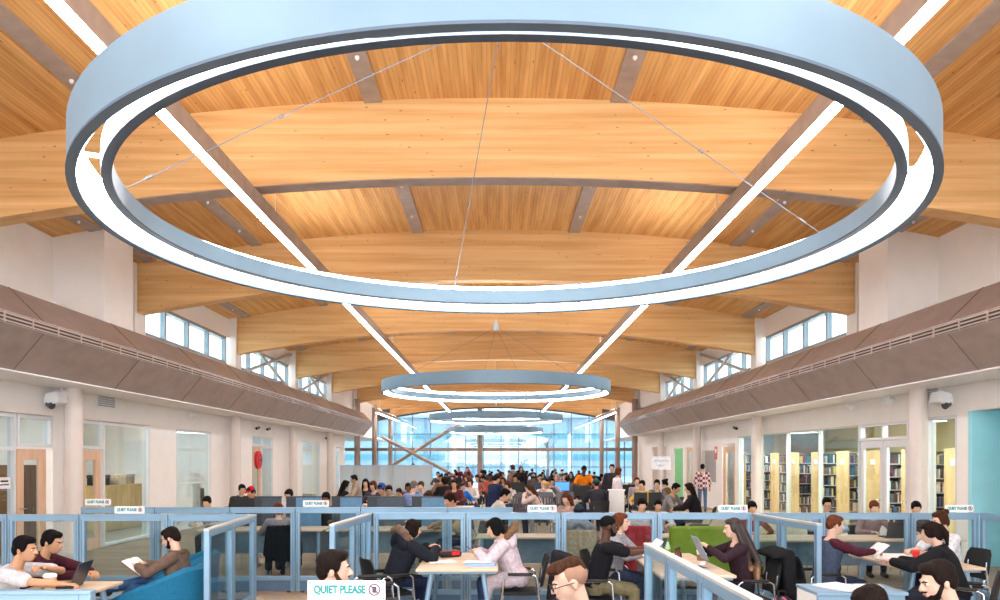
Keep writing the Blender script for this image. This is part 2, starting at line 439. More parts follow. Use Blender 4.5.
    if glasses:
        mb = MB()
        for sg in (1, -1):
            mb.tube([at(sg * .032 + .024 * math.cos(t), .112, .004 + .019 * math.sin(t)) for t in [i * math.pi / 6 for i in range(12)]], .0028, 6, True)
            mb.tube([at(sg * .056, .112, .008), at(sg * .082, .07, .012), at(sg * .085, -.01, .008)], .0028, 6)
        mb.tube([at(-.01, .112, .008), at(0, .118, .01), at(.01, .112, .008)], .0028, 6)
        mb.build('glasses', mat((25, 22, 24), .3), o, True)
    if hood:
        def mk_hood():
            mb = MB(); c0 = J['N'] - J['F'] * .115
            for t in range(-3, 4):
                a = t * .42; mb.ell(c0 + V((.13 * math.sin(a), 0, 0)) - J['U'] * (.1 * (1 - math.cos(a)) - .02) - J['F'] * (.05 * math.cos(a) - .03), (.08, .075, .09))
            return blob(mb, 'hood', vc, 3)
        link('hood', cached(('hood', key0), mk_hood), tm if hood is True else cloth(hood), o)
    if fur:
        mb = MB(); c0 = J['N'] - J['F'] * .13 + J['U'] * .06
        pts = [c0 + V((.155 * math.sin(t), 0, 0)) - J['F'] * (.08 * math.cos(t)) + J['U'] * (.05 * math.cos(t) - .0) for t in [-2.2 + i * 4.4 / 16 for i in range(17)]]
        rr = random.Random(3)
        for p in pts:
            for _ in range(2): mb.ell(p + V((rr.uniform(-.015, .015), rr.uniform(-.02, .02), rr.uniform(-.015, .02))), (.044, .044, .044), None, 8, 6)
        link('fur_trim', blob(mb, 'fur_trim', .009, 1), mat(fur, .95, 0, .4, 60, .9), o)
    if inner:
        mb = MB(); c0 = J['P'] + J['U'] * .36 + J['F'] * .115; mb.box(c0, (.2, .035, .09), Matrix.Rotation(-R(P.get('lean', 10)), 3, 'X')); mb.build('chest_print', cloth(inner), o, bev=.01)
    if bag:
        mb = MB(); c0 = J['P'] + J['U'] * .28 - J['F'] * .22; mb.ell(c0, (.15, .1, .22)); mb.ell(c0 - J['F'] * .06 - J['U'] * .06, (.11, .06, .12)); tagb = blob(mb, 'backpack', .016, 3)
        b = link('backpack', tagb, cloth(bag)); b.location = o.location; b.rotation_euler = o.rotation_euler; b.scale = o.scale
        tag(b, 'dark backpack worn by the person standing near the right end column', 'backpack')
    return o
# ---------------------------------------------------------------- shared materials
M_WALL = mat((246, 242, 238), .8, 0, .02, 3)
M_WHITE = mat((240, 240, 240), .5, 0, .03, 5)
M_COLUMN = mat((226, 215, 208), .5, 0, .03, 4)
M_STEEL = mat((205, 203, 202), .45, .2, .05, 5)
M_BROWNSTEEL = mat((150, 128, 114), .5, .2, .08, 5)
M_BRONZE = mat((170, 156, 150), .42, .35, .1, 2.2, stretch=(1, 1, 2))
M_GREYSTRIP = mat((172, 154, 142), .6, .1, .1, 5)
M_BLUEFRAME = mat((134, 168, 194), .38, .25, .04, 4)
M_BLUEDARK = mat((96, 122, 150), .4, .25, .05, 5)
M_CAP = mat((196, 196, 192), .45, .15, .06, 6)
M_RING = mat((122, 152, 172), .4, .15, .03, 3)
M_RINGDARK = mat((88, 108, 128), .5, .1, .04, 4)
M_DIFF = emit((247, 249, 255), 26)
M_UPFILL = emit((250, 248, 250), 16)
M_RDIFF = emit((247, 249, 255), 12)
M_ALU = mat((170, 185, 198), .35, .5, .05, 5)
M_BLACK = mat((14, 14, 16), .5, 0, .2, 12)
M_BLACKMESH = mat((13, 13, 16), .7, 0, .3, 60)
M_CHROME = mat((205, 212, 220), .2, .9, .03, 5)
M_GLASS = glass((240, 247, 248), .55)
M_GLASSC = glass((222, 238, 242), 1.0)
M_END = glass((214, 230, 233), 2.0, 'facade_glass')
M_DOORWOOD = wood('door_wood', (228, 190, 160), (212, 172, 142), (6, 6, .8), knots=None)
M_MAPLE = wood('maple', (220, 200, 176), (206, 184, 158), (1.2, 7, 7), knots=None)
M_PANELWOOD = wood('shelf_wood', (232, 200, 144), (218, 180, 120), (8, 8, .9), knots=None)
M_DECK = wood('deck_wood', (236, 186, 120), (206, 146, 82), (9, .5, 2), groove=(0, .064, .22, .72, .13), knots=(9, 2.4, 3), rough=.55)
M_GLULAM = wood('glulam_wood', (244, 204, 146), (224, 172, 110), (.35, 4, 9), lam=(2, .09), knots=(3.4, 3.4, 10), rough=.5)

# ---------------------------------------------------------------- floor
m, nt, b = newmat('carpet'); b.inputs['Roughness'].default_value = .95
tc = nt.nodes.new('ShaderNodeTexCoord'); n = nt.nodes.new('ShaderNodeTexNoise'); n.inputs['Scale'].default_value = 9
br = nt.nodes.new('ShaderNodeTexBrick'); br.inputs['Scale'].default_value = 1; br.inputs['Brick Width'].default_value = .9; br.inputs['Row Height'].default_value = .3
br.inputs['Mortar Size'].default_value = .004; br.inputs['Color1'].default_value = lin((190, 170, 148)); br.inputs['Color2'].default_value = lin((172, 152, 132)); br.inputs['Mortar'].default_value = lin((150, 132, 114))
mx = nt.nodes.new('ShaderNodeMix'); mx.data_type = 'RGBA'; mx.blend_type = 'MULTIPLY'; mx.inputs[0].default_value = .35
nt.links.new(tc.outputs['Object'], n.inputs['Vector']); nt.links.new(tc.outputs['Object'], br.inputs['Vector'])
nt.links.new(br.outputs['Color'], mx.inputs[6]); nt.links.new(n.outputs['Color'], mx.inputs[7]); nt.links.new(mx.outputs[2], b.inputs['Base Color'])
M_CARPET = m
struct(MB().b2((-15, -6, -.12), (15, 61.5, 0)).build('floor', M_CARPET))

# ---------------------------------------------------------------- roof: deck, beams, channels
ZD, ZB, ARC = 7.2, 6.05, .0113
BEAMS = [4.4, 11.2, 17.6, 24.4, 31.6, 38.5, 45.5, 52.5, 59.5]
def arcx(n, x0, x1): return [x0 + (x1 - x0) * i / n for i in range(n + 1)]
xs = arcx(32, -9.7, 9.7)
mb = MB(); mb.loft([[V((x, y, ZD - ARC * x * x)) for x in xs] + [V((x, y, ZD + .3 - ARC * x * x)) for x in reversed(xs)] for y in (-6, 62.6)])
struct(mb.build('ceiling', M_DECK))
xb = arcx(28, -8.25, 8.25)
for i, y in enumerate(BEAMS):
    mb = MB(); mb.loft([[V((x, yy, ZB - ARC * x * x)) for x in xb] + [V((x, yy, ZD + .02 - ARC * x * x)) for x in reversed(xb)] for yy in (y, y + .34)])
    bm_ = struct(mb.build('beam', M_GLULAM))
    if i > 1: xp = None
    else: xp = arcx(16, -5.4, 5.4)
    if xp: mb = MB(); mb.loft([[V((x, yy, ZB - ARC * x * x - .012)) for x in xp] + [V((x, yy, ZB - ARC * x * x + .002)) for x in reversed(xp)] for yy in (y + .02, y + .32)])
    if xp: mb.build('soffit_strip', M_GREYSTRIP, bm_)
    for x in (-1.8, 1.8, -5.5, 5.5, -7.95, 7.95):      # metal channels let into the deck, bay by bay
        y1 = BEAMS[i + 1] if i + 1 < len(BEAMS) else 62
        z = ZD - ARC * x * x
        c = struct(MB().box((x, (y + .34 + y1) / 2, z - .012), (.26, y1 - y - .34, .05), Matrix.Rotation(math.atan(2 * ARC * x), 3, 'Y')).build('ceiling_channel', M_GREYSTRIP))
        mbs = MB()
        for k in range(3): mbs.lathe([(.03, 0), (.03, -.03), (.012, -.05)], (x, y + .34 + (y1 - y - .34) * (.2 + .3 * k), z - .035), 8)
        mbs.build('sprinkler_head', M_WHITE, c)
# last fascia strip over the end glazing
mb = MB(); mb.loft([[V((x, yy, ZB - .0 - ARC * x * x)) for x in xs] + [V((x, yy, ZD + .02 - ARC * x * x)) for x in reversed(xs)] for yy in (61.55, 61.8)])
struct(mb.build('trim_1', mat((120, 112, 106), .6)))

# ---------------------------------------------------------------- the two long sides
WIN = 0
def window(px_, lo, hi, nd, parent_mat=M_ALU, axis='y', thick=.12, gl=M_GLASS, hbars=(), fw=.06):
    """framed glazing in the plane x = px_ (axis y) or y = px_ (axis x) between lo=(a,z) and hi=(a,z) with nd lights"""
    global WIN; WIN += 1
    P3 = (lambda a, z, o=0: (px_ + o, a, z)) if axis == 'y' else (lambda a, z, o=0: (a, px_ + o, z))
    t = thick / 2; mb = MB()
    def bar(a0, a1, z0, z1): mb.b2(P3(a0, z0, -t), P3(a1, z1, t))
    bar(lo[0], lo[0] + fw, lo[1], hi[1]); bar(hi[0] - fw, hi[0], lo[1], hi[1]); bar(lo[0] + fw, hi[0] - fw, hi[1] - fw, hi[1]); bar(lo[0] + fw, hi[0] - fw, lo[1], lo[1] + fw)
    w = (hi[0] - lo[0]) / nd
    for i in range(1, nd): bar(lo[0] + w * i - fw / 2, lo[0] + w * i + fw / 2, lo[1] + fw, hi[1] - fw)
    for z in hbars: bar(lo[0] + fw, hi[0] - fw, z - fw / 2, z + fw / 2)
    o = struct(mb.build('window_%d' % WIN, parent_mat))
    mb = MB(); mb.b2(P3(lo[0] + fw * .5, lo[1] + fw * .5, -.008), P3(hi[0] - fw * .5, hi[1] - fw * .5, .008)); mb.build('pane', gl, o)
    return o
DOOR = 0
def door(x, y0, y1, ztop, side, m=M_DOORWOOD, full_glass=False, lite=True):
    """a leaf in the plane of the side wall, with a glass lite, a lever handle and a kick plate"""
    global DOOR; DOOR += 1
    mb = MB(); t = .03; f = .14 if full_glass else .2; zb = .25
    if lite:
        mb.b2((x - t, y0, .01), (x + t, y0 + f, ztop)); mb.b2((x - t, y1 - f, .01), (x + t, y1, ztop)); mb.b2((x - t, y0 + f, ztop - f), (x + t, y1 - f, ztop)); mb.b2((x - t, y0 + f, .01), (x + t, y1 - f, zb))
    else: mb.b2((x - t, y0, .01), (x + t, y1, ztop))
    o = struct(mb.build('door_%d' % DOOR, m))
    if lite: MB().b2((x - .006, y0 + f - .01, zb - .01), (x + .006, y1 - f + .01, ztop - f + .01)).build('pane', M_GLASS, o)
    MB().tube([(x - side * .03, y0 + .09, 1.02), (x - side * .08, y0 + .09, 1.02), (x - side * .08, y0 + .22, 1.02)], .012).build('handle', M_CHROME, o)
    return o
def wall_with_openings(name, x, y0, y1, ztop, ops, m=M_WALL, thick=.2, side=1):
    """ops: (ya, yb, z0, z1) holes, sorted"""
    mb = MB(); lo, hi = (x, x + thick) if side > 0 else (x - thick, x)
    y = y0
    for a, b_, z0, z1 in ops:
        if a > y: mb.b2((lo, y, 0), (hi, a, ztop))
        mb.b2((lo, a, z1), (hi, b_, ztop))
        if z0 > 0: mb.b2((lo, a, 0), (hi, b_, z0))
        y = b_
    if y < y1: mb.b2((lo, y, 0), (hi, y1, ztop))
    return struct(mb.build(name, m))
XW = 8.5
def DL(px): return XW * F / (496 - px)
def DR(px): return XW * F / (px - 496)
# left wall openings from the photograph (distance along the hall)
LO = [(12.3, DL(53), 0, 2.74), (DL(81), DL(150), 0, 2.74), (DL(176), DL(211), .12, 2.74), (DL(252), DL(273), 0, 2.74), (DL(302), DL(320), .1, 2.74), (DL(336), DL(341), 0, 2.6)]
wall_with_openings('wall_left', -XW, -6, 43, 4.95, LO, side=-1)
RO = [(DR(1025), DR(972), 0, 2.78), (DR(957), DR(926), 0, 2.74), (DR(911), DR(738), 0, 2.72), (DR(735), DR(722), 0, 2.5), (DR(716), DR(702), 1.0, 2.3), (DR(693), DR(686), 0, 2.5), (DR(683), DR(674), 0, 2.5), (DR(666), DR(652), 0, 2.6)]
wall_with_openings('wall_right', XW, -6, 46, 4.95, RO, side=1)
# inner rooms behind the side walls
for s, nm, ye in ((-1, 'left', 43), (1, 'right', 46)):
    mb = MB(); x0, x1 = sorted((s * 8.7, s * 14.5))
    mb.b2((x0, -6, 3.3), (x1, ye, 3.42)); struct(mb.build('ceiling_side_' + nm, M_WHITE))
    back = mat((228, 214, 160), .8, 0, .03, 3) if s > 0 else M_WALL
    mb = MB(); mb.b2((s * 14.5 - .1, -6, 0), (s * 14.5 + .1, ye, 3.3)); struct(mb.build('wall_back_' + nm, back))
    mb = MB(); mb.b2((x0, ye - .1, 0), (x1, ye + .1, 3.3)); struct(mb.build('wall_end_' + nm, M_WALL))
    for y in ((15.9, 24.6, 31) if s < 0 else (13.9, 33.5)):
        mb = MB(); mb.b2((x0, y - .06, 0), (x1, y + .06, 3.3)); struct(mb.build('wall_partition_' + nm, M_WALL))
# clerestory wall pieces, piers, windows, braces
for s, nm in ((-1, 'left'), (1, 'right')):
    X = lambda a: s * a
    def bx(mb, xa, xb_, ya, yb, za, zb): mb.b2((min(s * xa, s * xb_), ya, za), (max(s * xa, s * xb_), yb, zb))
    mb = MB(); bx(mb, 8.8, 9.0, -6, 16.4, 4.5, 6.6); bx(mb, 7.66, 8.99, -6, 46, 4.48, 4.56)
    struct(mb.build('wall_clerestory_setback_' + nm, M_WALL))
    mb = MB(); bx(mb, 7.78, 8.99, 15.2, 16.4, 4.561, 6.7); bx(mb, 8.5, 8.7, 16.4, 17.95, 4.8, 6.6); struct(mb.build('wall_pier_' + nm, M_WALL))
    ztop_w = 5.78
    mb = MB(); bx(mb, 8.5, 8.7, 17.95, 38.5, ztop_w, 6.5); bx(mb, 8.5, 8.7, 38.5, 46.2, 4.9, 6.5); struct(mb.build('wall_clerestory_' + nm, M_WALL))
    for i, (a, b_) in enumerate(((18.2, 24.1), (24.75, 31.3), (31.95, 38.3))):
        w = window(X(8.56), (a, 4.92), (b_, ztop_w), (4, 4, 4)[i], mat((150, 158, 166), .45, .3, .04, 4), thick=.14, gl=M_GLASSC, fw=.08)
        if i:
            for k in (0, 1):
                MB().cyl((X(8.36), a + .1 + (b_ - a - .2) * k, 6.2), (X(8.36), b_ - .1 - (b_ - a - .2) * k, 4.7), .06).build('brace', M_STEEL, w)
    for y in BEAMS[2:7]:
        mb = MB(); bx(mb, 8.26, 8.62, y - .1, y + .44, 4.8, 6.52); struct(mb.build('column_pier', M_WALL))
# bulkheads (bronze duct casings) with their grilles
for s, nm in ((-1, 'left'), (1, 'right')):
    A, B_, C_, D_ = (7.65, 4.61), (7.1, 4.07), (7.1, 3.89), (7.58, 3.32)
    mb = MB(); mb.prism([(s * x, -6, z) for x, z in (A, B_, C_, D_, (7.65, 3.3))], (0, 50, 0))
    bk = struct(mb.build('trim_bulkhead_' + nm, M_BRONZE))
    mb = MB(); mb.b2((min(s * 7.5, s * 8.49), -6, 3.275), (max(s * 7.5, s * 8.49), 44, 3.3)); mb.build('ledge', M_WHITE, bk)
    mb = MB()
    for k in range(3): mb.b2((min(s * 7.075, s * 7.11), -6, 3.91 + k * .055), (max(s * 7.075, s * 7.11), 44, 3.932 + k * .055))
    for k in range(73): mb.b2((min(s * 7.07, s * 7.11), -6 + k * .68, 3.895), (max(s * 7.07, s * 7.11), -5.97 + k * .68, 4.06))
    g = mb.build('grille', mat((178, 160, 148), .4, .3, .05, 5), bk)
    mb = MB(); mb.b2((min(s * 7.085, s * 7.105), -6, 3.905), (max(s * 7.085, s * 7.105), 44, 4.05)); mb.build('grille_recess', mat((70, 58, 54), .8), g)
    mb = MB()
    for k in range(15):
        y = -4 + k * 3.2; mb.tube([(s * 7.095, y, 3.88), (s * 7.575, y, 3.31)], .005, 4); mb.tube([(s * 7.1, y, 4.075), (s * 7.645, y, 4.615)], .005, 4)
    mb.build('panel_joint', mat((110, 94, 86), .6), bk)
    for px in ((73, 235, 293, 330) if s < 0 else (919, 757, 697, 661)):
        d = 8.2 * F / abs(px - 496)
        mb = MB(); mb.cyl((s * 8.19, d, 0), (s * 8.19, d, 3.285), .165, n=24)
        c = struct(mb.build('column', M_COLUMN)); MB().lathe([(.185, 0), (.185, .1), (.17, .11)], (s * 8.19, d, .001), 24).build('base_ring', M_STEEL, c)
for x, y, r, zt in ((-8.2, 45.2, .17, 5.5), (8.2, 45.2, .17, 5.5), (-8.2, 51.6, .16, 5.42), (8.2, 51.6, .16, 5.42), (-8.2, 59.4, .16, 5.42), (8.2, 59.4, .16, 5.42), (-1.28, 60.6, .2, 6.05)):
    struct(MB().cyl((x, y, 0), (x, y, zt), r, n=20).build('column', M_BROWNSTEEL))
# ---------------------------------------------------------------- end glazing
YE = 61.6
mb = MB()
for k in range(-9, 10):
    x = k * 1.42 + .4; zt = (ZB - ARC * x * x) if abs(x) < 9.6 else 3.4
    mb.b2((x - .035, YE - .06, 0), (x + .035, YE + .06, zt))
for z in (.02, 1.3, 3.95): mb.b2((-9.6 if z > 3.5 else -13, YE - .05, z), (9.6 if z > 3.5 else 13, YE + .05, z + .07))
fr = struct(mb.build('window_end_wall', mat((130, 148, 160), .45, .3, .04, 4)))
mb = MB(); xe = arcx(20, -9.6, 9.6); mb.prism([(x, YE - .01, .05) for x in (-9.6, 9.6)] + [(x, YE - .01, ZB - ARC * x * x) for x in reversed(xe)], (0, .02, 0)); mb.build('pane', M_END, fr)
mb = MB(); mb.b2((-13, YE - .01, .05), (-9.62, YE + .01, 3.4)); mb.b2((9.62, YE - .01, .05), (13, YE + .01, 3.4)); mb.build('side_pane', M_END, fr)
struct(MB().b2((-13, YE - .4, 2.62), (13, YE - .12, 2.86)).build('beam_rail', M_BROWNSTEEL))
for s in (-1, 1):
    struct(MB().b2((min(s * 8.6, s * 14.5), 43.2 if s < 0 else 46.2, 3.4), (max(s * 8.6, s * 14.5), 61.8, 3.55)).build('ceiling_lobby', M_WHITE))
    struct(MB().b2((min(s * 9.55, s * 9.7), 46, 3.5), (max(s * 9.55, s * 9.7), 61.8, 6.4)).build('wall_lobby', M_WALL))
    struct(MB().b2((min(s * 13, s * 13.2), 43, 0), (max(s * 13, s * 13.2), 61.8, 3.4)).build('wall_lobby_side', M_WALL))
mb = MB(); mb.cyl((-8.6, 57.5, 3.65), (-1.9, 57.5, .08), .12); mb.cyl((-8.2, 57.8, 1.25), (-1.5, 57.8, 5.45), .12)
struct(mb.build('trim_cross_brace', M_BROWNSTEEL))

# ---------------------------------------------------------------- left wall joinery
M_FR = mat((222, 224, 226), .45, .1, .03, 4)
a, b_ = LO[0][:2]
window(-8.56, (a, .02), (13.55, 2.72), 2, M_FR, hbars=(2.1,))
window(-8.56, (13.6, 2.14), (b_ - .02, 2.72), 1, M_FR)
door(-8.56, 13.62, 14.5, 2.1, -1)
a, b_ = LO[1][:2]
window(-8.56, (a, 2.14), (16.55, 2.72), 1, M_FR); door(-8.56, a + .02, 16.5, 2.1, -1)
window(-8.56, (16.58, .02), (b_ - .01, 2.72), 1, M_FR)
window(-8.56, (LO[2][0], .12), (LO[2][1], 2.74), 1, M_FR)
a, b_ = LO[3][:2]
window(-8.56, (a, 2.4), (b_, 2.74), 2, M_FR); door(-8.56, a + .05, a + 1.05, 2.38, -1); window(-8.56, (a + 1.1, .02), (b_, 2.38), 1, M_FR)
window(-8.56, (LO[4][0], .1), (LO[4][1], 2.74), 1, M_FR)
door(-8.56, LO[5][0] + .02, LO[5][1] - .02, 2.55, -1, M_WHITE)
# right wall joinery
window(8.56, (RO[1][0], .02), (RO[1][1], 2.74), 1, M_FR)
a, b_ = RO[2][:2]
dg0, dg1 = DR(908), DR(859)
window(8.56, (a, .02), (dg0 - .02, 2.72), 1, M_FR)
window(8.56, (dg0, 2.34), (dg1, 2.72), 2, M_FR)
door(8.56, dg0 + .02, (dg0 + dg1) / 2 - .01, 2.32, 1, M_FR, True); door(8.56, (dg0 + dg1) / 2 + .01, dg1 - .02, 2.32, 1, M_FR, True)
window(8.56, (dg1 + .02, .02), (b_, 2.72), 4, mat((206, 214, 208), .4, .1, .03, 4), fw=.035)
door(8.56, RO[3][0] + .05, RO[3][1] - .05, 2.4, 1)
mb = MB(); mb.b2((8.62, RO[4][0] + .05, 1.02), (8.66, RO[4][1] - .05, 2.26)); struct(mb.build('wall_recess_panel', mat((176, 172, 168), .5)))
door(8.56, RO[5][0] + .05, RO[5][1] - .05, 2.45, 1)
door(8.56, RO[6][0] + .03, RO[6][1] - .03, 2.45, 1, mat((120, 205, 130), .5, 0, .05, 4), lite=False)
mb = MB(); mb.b2((8.6, RO[7][0], 0), (8.64, RO[7][1], 2.6)); struct(mb.build('wall_recess_lining', mat((200, 186, 176), .7)))
# turquoise alcove at the right edge
M_TEAL = mat((166, 230, 240), .7, 0, .03, 3)
ya, yb = RO[0][:2]
mb = MB(); mb.b2((8.49, yb - .02, 0), (10.4, yb + .1, 2.779)); mb.b2((10.4, ya - .1, 0), (10.5, yb + .1, 2.9)); mb.b2((8.7, ya - .1, 0), (10.4, ya, 2.9)); mb.b2((8.7, ya, 2.78), (10.4, yb, 2.9))
struct(mb.build('wall_alcove', M_TEAL))

# ---------------------------------------------------------------- outside
struct(MB().b2((-90, 62, -.3), (90, 190, -.15)).build('ground_outside', mat((150, 165, 180), .9, 0, .04, .5)))
FB = thing('neighbouring_building', 'long pale building with turquoise bands seen through the far glass wall', 'building', (0, 96, 0))
MB().b2((-40, 0, -.2), (40, 10, 7.2)).build('wall', mat((150, 164, 180), .8, 0, .04, .4), FB)
mb = MB()
for z0, z1 in ((1.9, 2.6), (4.6, 5.2)): mb.b2((-40, -.06, z0), (40, .02, z1))
mb.build('window_band', mat((84, 140, 156), .3, .1, .15, .5), FB)
MB().b2((-40, -.6, 7.2), (40, 10.4, 7.6)).build('roof', mat((170, 184, 196), .8), FB)
for k in range(14): MB().b2((-39 + k * 6, -.15, -.2), (-38.7 + k * 6, .05, 7.2)).build('pilaster', mat((120, 138, 154), .7), FB)
for i, (px, lab) in enumerate(((454, 'white outdoor banner post to the left of centre, beyond the far glass'), (507, 'white outdoor banner post in the middle, beyond the far glass'), (570, 'white outdoor banner post to the right of centre, beyond the far glass'))):
    t = thing('banner_post', lab, 'post', (WX(px, 72), 72, -.15))
    MB().lathe([(.3, 0), (.3, .12), (.07, .16)], n=14).build('foot', M_WHITE, t); MB().cyl((0, 0, .1), (0, 0, 4.6), .06).build('pole', M_WHITE, t)
    MB().box((0, .0, 2.6), (.42, .05, 3.8)).build('banner', M_WHITE, t)
t = thing('tree', 'bare leafless street tree outside the far glass wall', 'tree', (5.5, 82, -.15))
MB().tube([(0, 0, 0), (.1, 0, 2), (0, .1, 4.2)], [.16, .12, .07]).build('trunk', mat((92, 78, 70), .9), t)
mb = MB()
for k in range(16): a = k * .9; mb.tube([(0.05, 0, 1.6 + k * .16), (.5 * math.cos(a), .5 * math.sin(a), 2.3 + k * .17), (1.1 * math.cos(a), 1.1 * math.sin(a), 3 + k * .17)], [.04, .03, .01], 5)
mb.build('branches', mat((92, 78, 70), .9), t)

# ---------------------------------------------------------------- lights: rings and lines
RZ = 3.6
def ring_lamp():
    t = thing('ring_pendant_light', 'largest ring pendant light, hanging closest to the camera over the glass booths', 'pendant light', (.05, 5.93, RZ), 0, 'ring pendant lights down the hall')
    MB().revolve([(2.95, .012), (2.95, .30), (2.905, .30), (2.905, .012)], (0, 0, 0), 128).build('outer_band', M_RING, t, True)
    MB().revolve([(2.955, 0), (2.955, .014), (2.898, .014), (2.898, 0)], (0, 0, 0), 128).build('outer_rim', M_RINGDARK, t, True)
    MB().revolve([(2.904, .02), (2.904, .29), (2.885, .29), (2.885, .02)], (0, 0, 0), 128).build('outer_diffuser', M_RDIFF, t, True)
    MB().revolve([(2.71, .072), (2.71, .215), (2.758, .215), (2.758, .072)], (0, 0, 0), 128).build('inner_band', M_RING, t, True)
    MB().revolve([(2.706, .062), (2.706, .074), (2.766, .074), (2.766, .062)], (0, 0, 0), 128).build('inner_rim', mat((48, 60, 72), .6, 0, .04, 4), t, True)
    MB().revolve([(2.759, .075), (2.759, .21), (2.768, .21), (2.768, .075)], (0, 0, 0), 128).build('inner_reflector', mat((248, 248, 246), .25, .3, .02, 4), t, True)
    for k in range(8):
        a = R(20 + 45 * k); p = lambda r, z: (r * math.sin(a), r * math.cos(a), z)
        mb = MB(); mb.tube([p(2.755, .19), p(2.895, .19)], .014, 6); mb.build('spacer', M_WHITE, t)
    for ad in (18, -72, 108, 198):
        a = R(ad); p = V((2.885 * math.sin(a), 2.885 * math.cos(a), .155)); M = Matrix.Rotation(-a, 3, 'Z')
        mb = MB(); mb.box(p, (.05, .012, .27), M); mb.box(p + V((0, 0, .02)), (.09, .016, .07), M); mb.build('joint_plate', M_ALU, t)
    a = R(139); M = Matrix.Rotation(-a, 3, 'Z'); p = V((2.81 * math.sin(a), 2.81 * math.cos(a), .14)); mb = MB()
    mb.box(p, (.2, .05, .06), M); mb.box(p + V((0, 0, .05)), (.1, .06, .04), M); mb.tube([p + M @ V((-.1, 0, -.01)), p + M @ V((0, .03, -.05)), p + M @ V((.1, 0, -.01))], .012, 6); mb.build('driver_box', M_CHROME, t)
    HZ = 1.75
    for ad in (-11, 79, -101, 169):
        a = R(ad); e = V((2.735 * math.sin(a), 2.735 * math.cos(a), .214)); h = V((0, 0, HZ))
        mb = MB(); mb.tube([h, e], .0042, 6); mb.capsule(h.lerp(e, .93), h.lerp(e, .945), .011); mb.capsule(h.lerp(e, .6), h.lerp(e, .61), .011); mb.build('suspension_cable', mat((120, 126, 132), .4, .4), t)
    MB().lathe([(.012, .2), (.03, .16), (.06, .1), (.075, -.04), (.075, -.07), (.02, -.08)], (0, 0, HZ), 16).build('hub', mat((190, 210, 226), .35, .3, .03, 5), t, True)
    MB().cyl((0, 0, HZ + .1), (0, 0, 7.18 - RZ), .007, n=6).build('stem', M_CHROME, t)
    MB().lathe([(.09, 0), (.09, -.03), (.03, -.06)], (0, 0, 7.195 - RZ), 16).build('ceiling_rose', M_ALU, t)
    return t
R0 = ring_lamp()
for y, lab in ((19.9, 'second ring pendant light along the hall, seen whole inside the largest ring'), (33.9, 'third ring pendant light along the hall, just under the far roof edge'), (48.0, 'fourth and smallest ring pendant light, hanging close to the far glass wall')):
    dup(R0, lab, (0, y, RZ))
def line_lamp(x, z, y0, y1, lab, dirx):
    t = thing('linear_pendant_light', lab, 'pendant light', (x, y0, z), 0, 'linear pendant lights')
    L = y1 - y0
    MB().b2((-.075, 0, .012), (.075, L, .25)).build('housing', M_GREYSTRIP, t)
    MB().b2((-.062, 0.02, 0), (.062, L - .02, .016)).build('diffuser', M_DIFF, t)
    for i in range(len(BEAMS) - 1):
        a, c = max(BEAMS[i] + 1.4 - y0, .1), min(BEAMS[i + 1] - 1.0 - y0, L - .1)
        if c > a: MB().b2((-.06, a, .246), (.06, c, .258)).build('added_uplight', M_UPFILL, t)  # added glow on the housing's unseen top, brightens the wood deck
    k = 1.5
    while k < L:
        zz = ZD - ARC * x * x - z
        mb = MB(); mb.cyl((0, k, .25), (0, k, zz), .008, n=6); mb.lathe([(.05, zz), (.05, zz - .03), (.01, zz - .04)], (0, k, 0), 10); mb.build('hanger', M_WHITE, t); k += 6.94
    return t
line_lamp(-3.57, 5.6, -3, 61, 'long white light line running the whole hall on the left of the rings', 1)
line_lamp(3.57, 5.6, -3, 61, 'long white light line running the whole hall on the right of the rings', -1)
line_lamp(-7.7, 4.95, 49.2, 60.5, 'short white light line at the far left end, past the bronze bulkhead', 1)
line_lamp(7.7, 4.95, 49.2, 60.5, 'short white light line at the far right end, past the bronze bulkhead', -1)
# glowing ceiling panels added to light the side rooms
n = 0
for s, ys in ((-1, (13.4, 17.4, 21.8, 27.2, 35, 40)), (1, (15.5, 18.6, 21.8, 25, 28.5, 36, 42))):
    for y in ys:
        n += 1; x = 10.6 if s < 0 else 9.6
        where = ('office behind the left wall' if s < 0 else 'library stacks behind the right wall')
        t = thing('added_ceiling_light', 'added flat ceiling light number %d from the front in the %s' % ((ys.index(y) + 1), where), 'ceiling light', (s * x, y, 3.3), 0, 'added ceiling lights in the ' + where)
        MB().b2((-.7, -.17, -.05), (.7, .17, -.001)).build('frame', M_WHITE, t); MB().b2((-.66, -.14, -.056), (.66, .14, -.045)).build('diffuser', emit((255, 252, 244), 40 if s < 0 else 75), t)
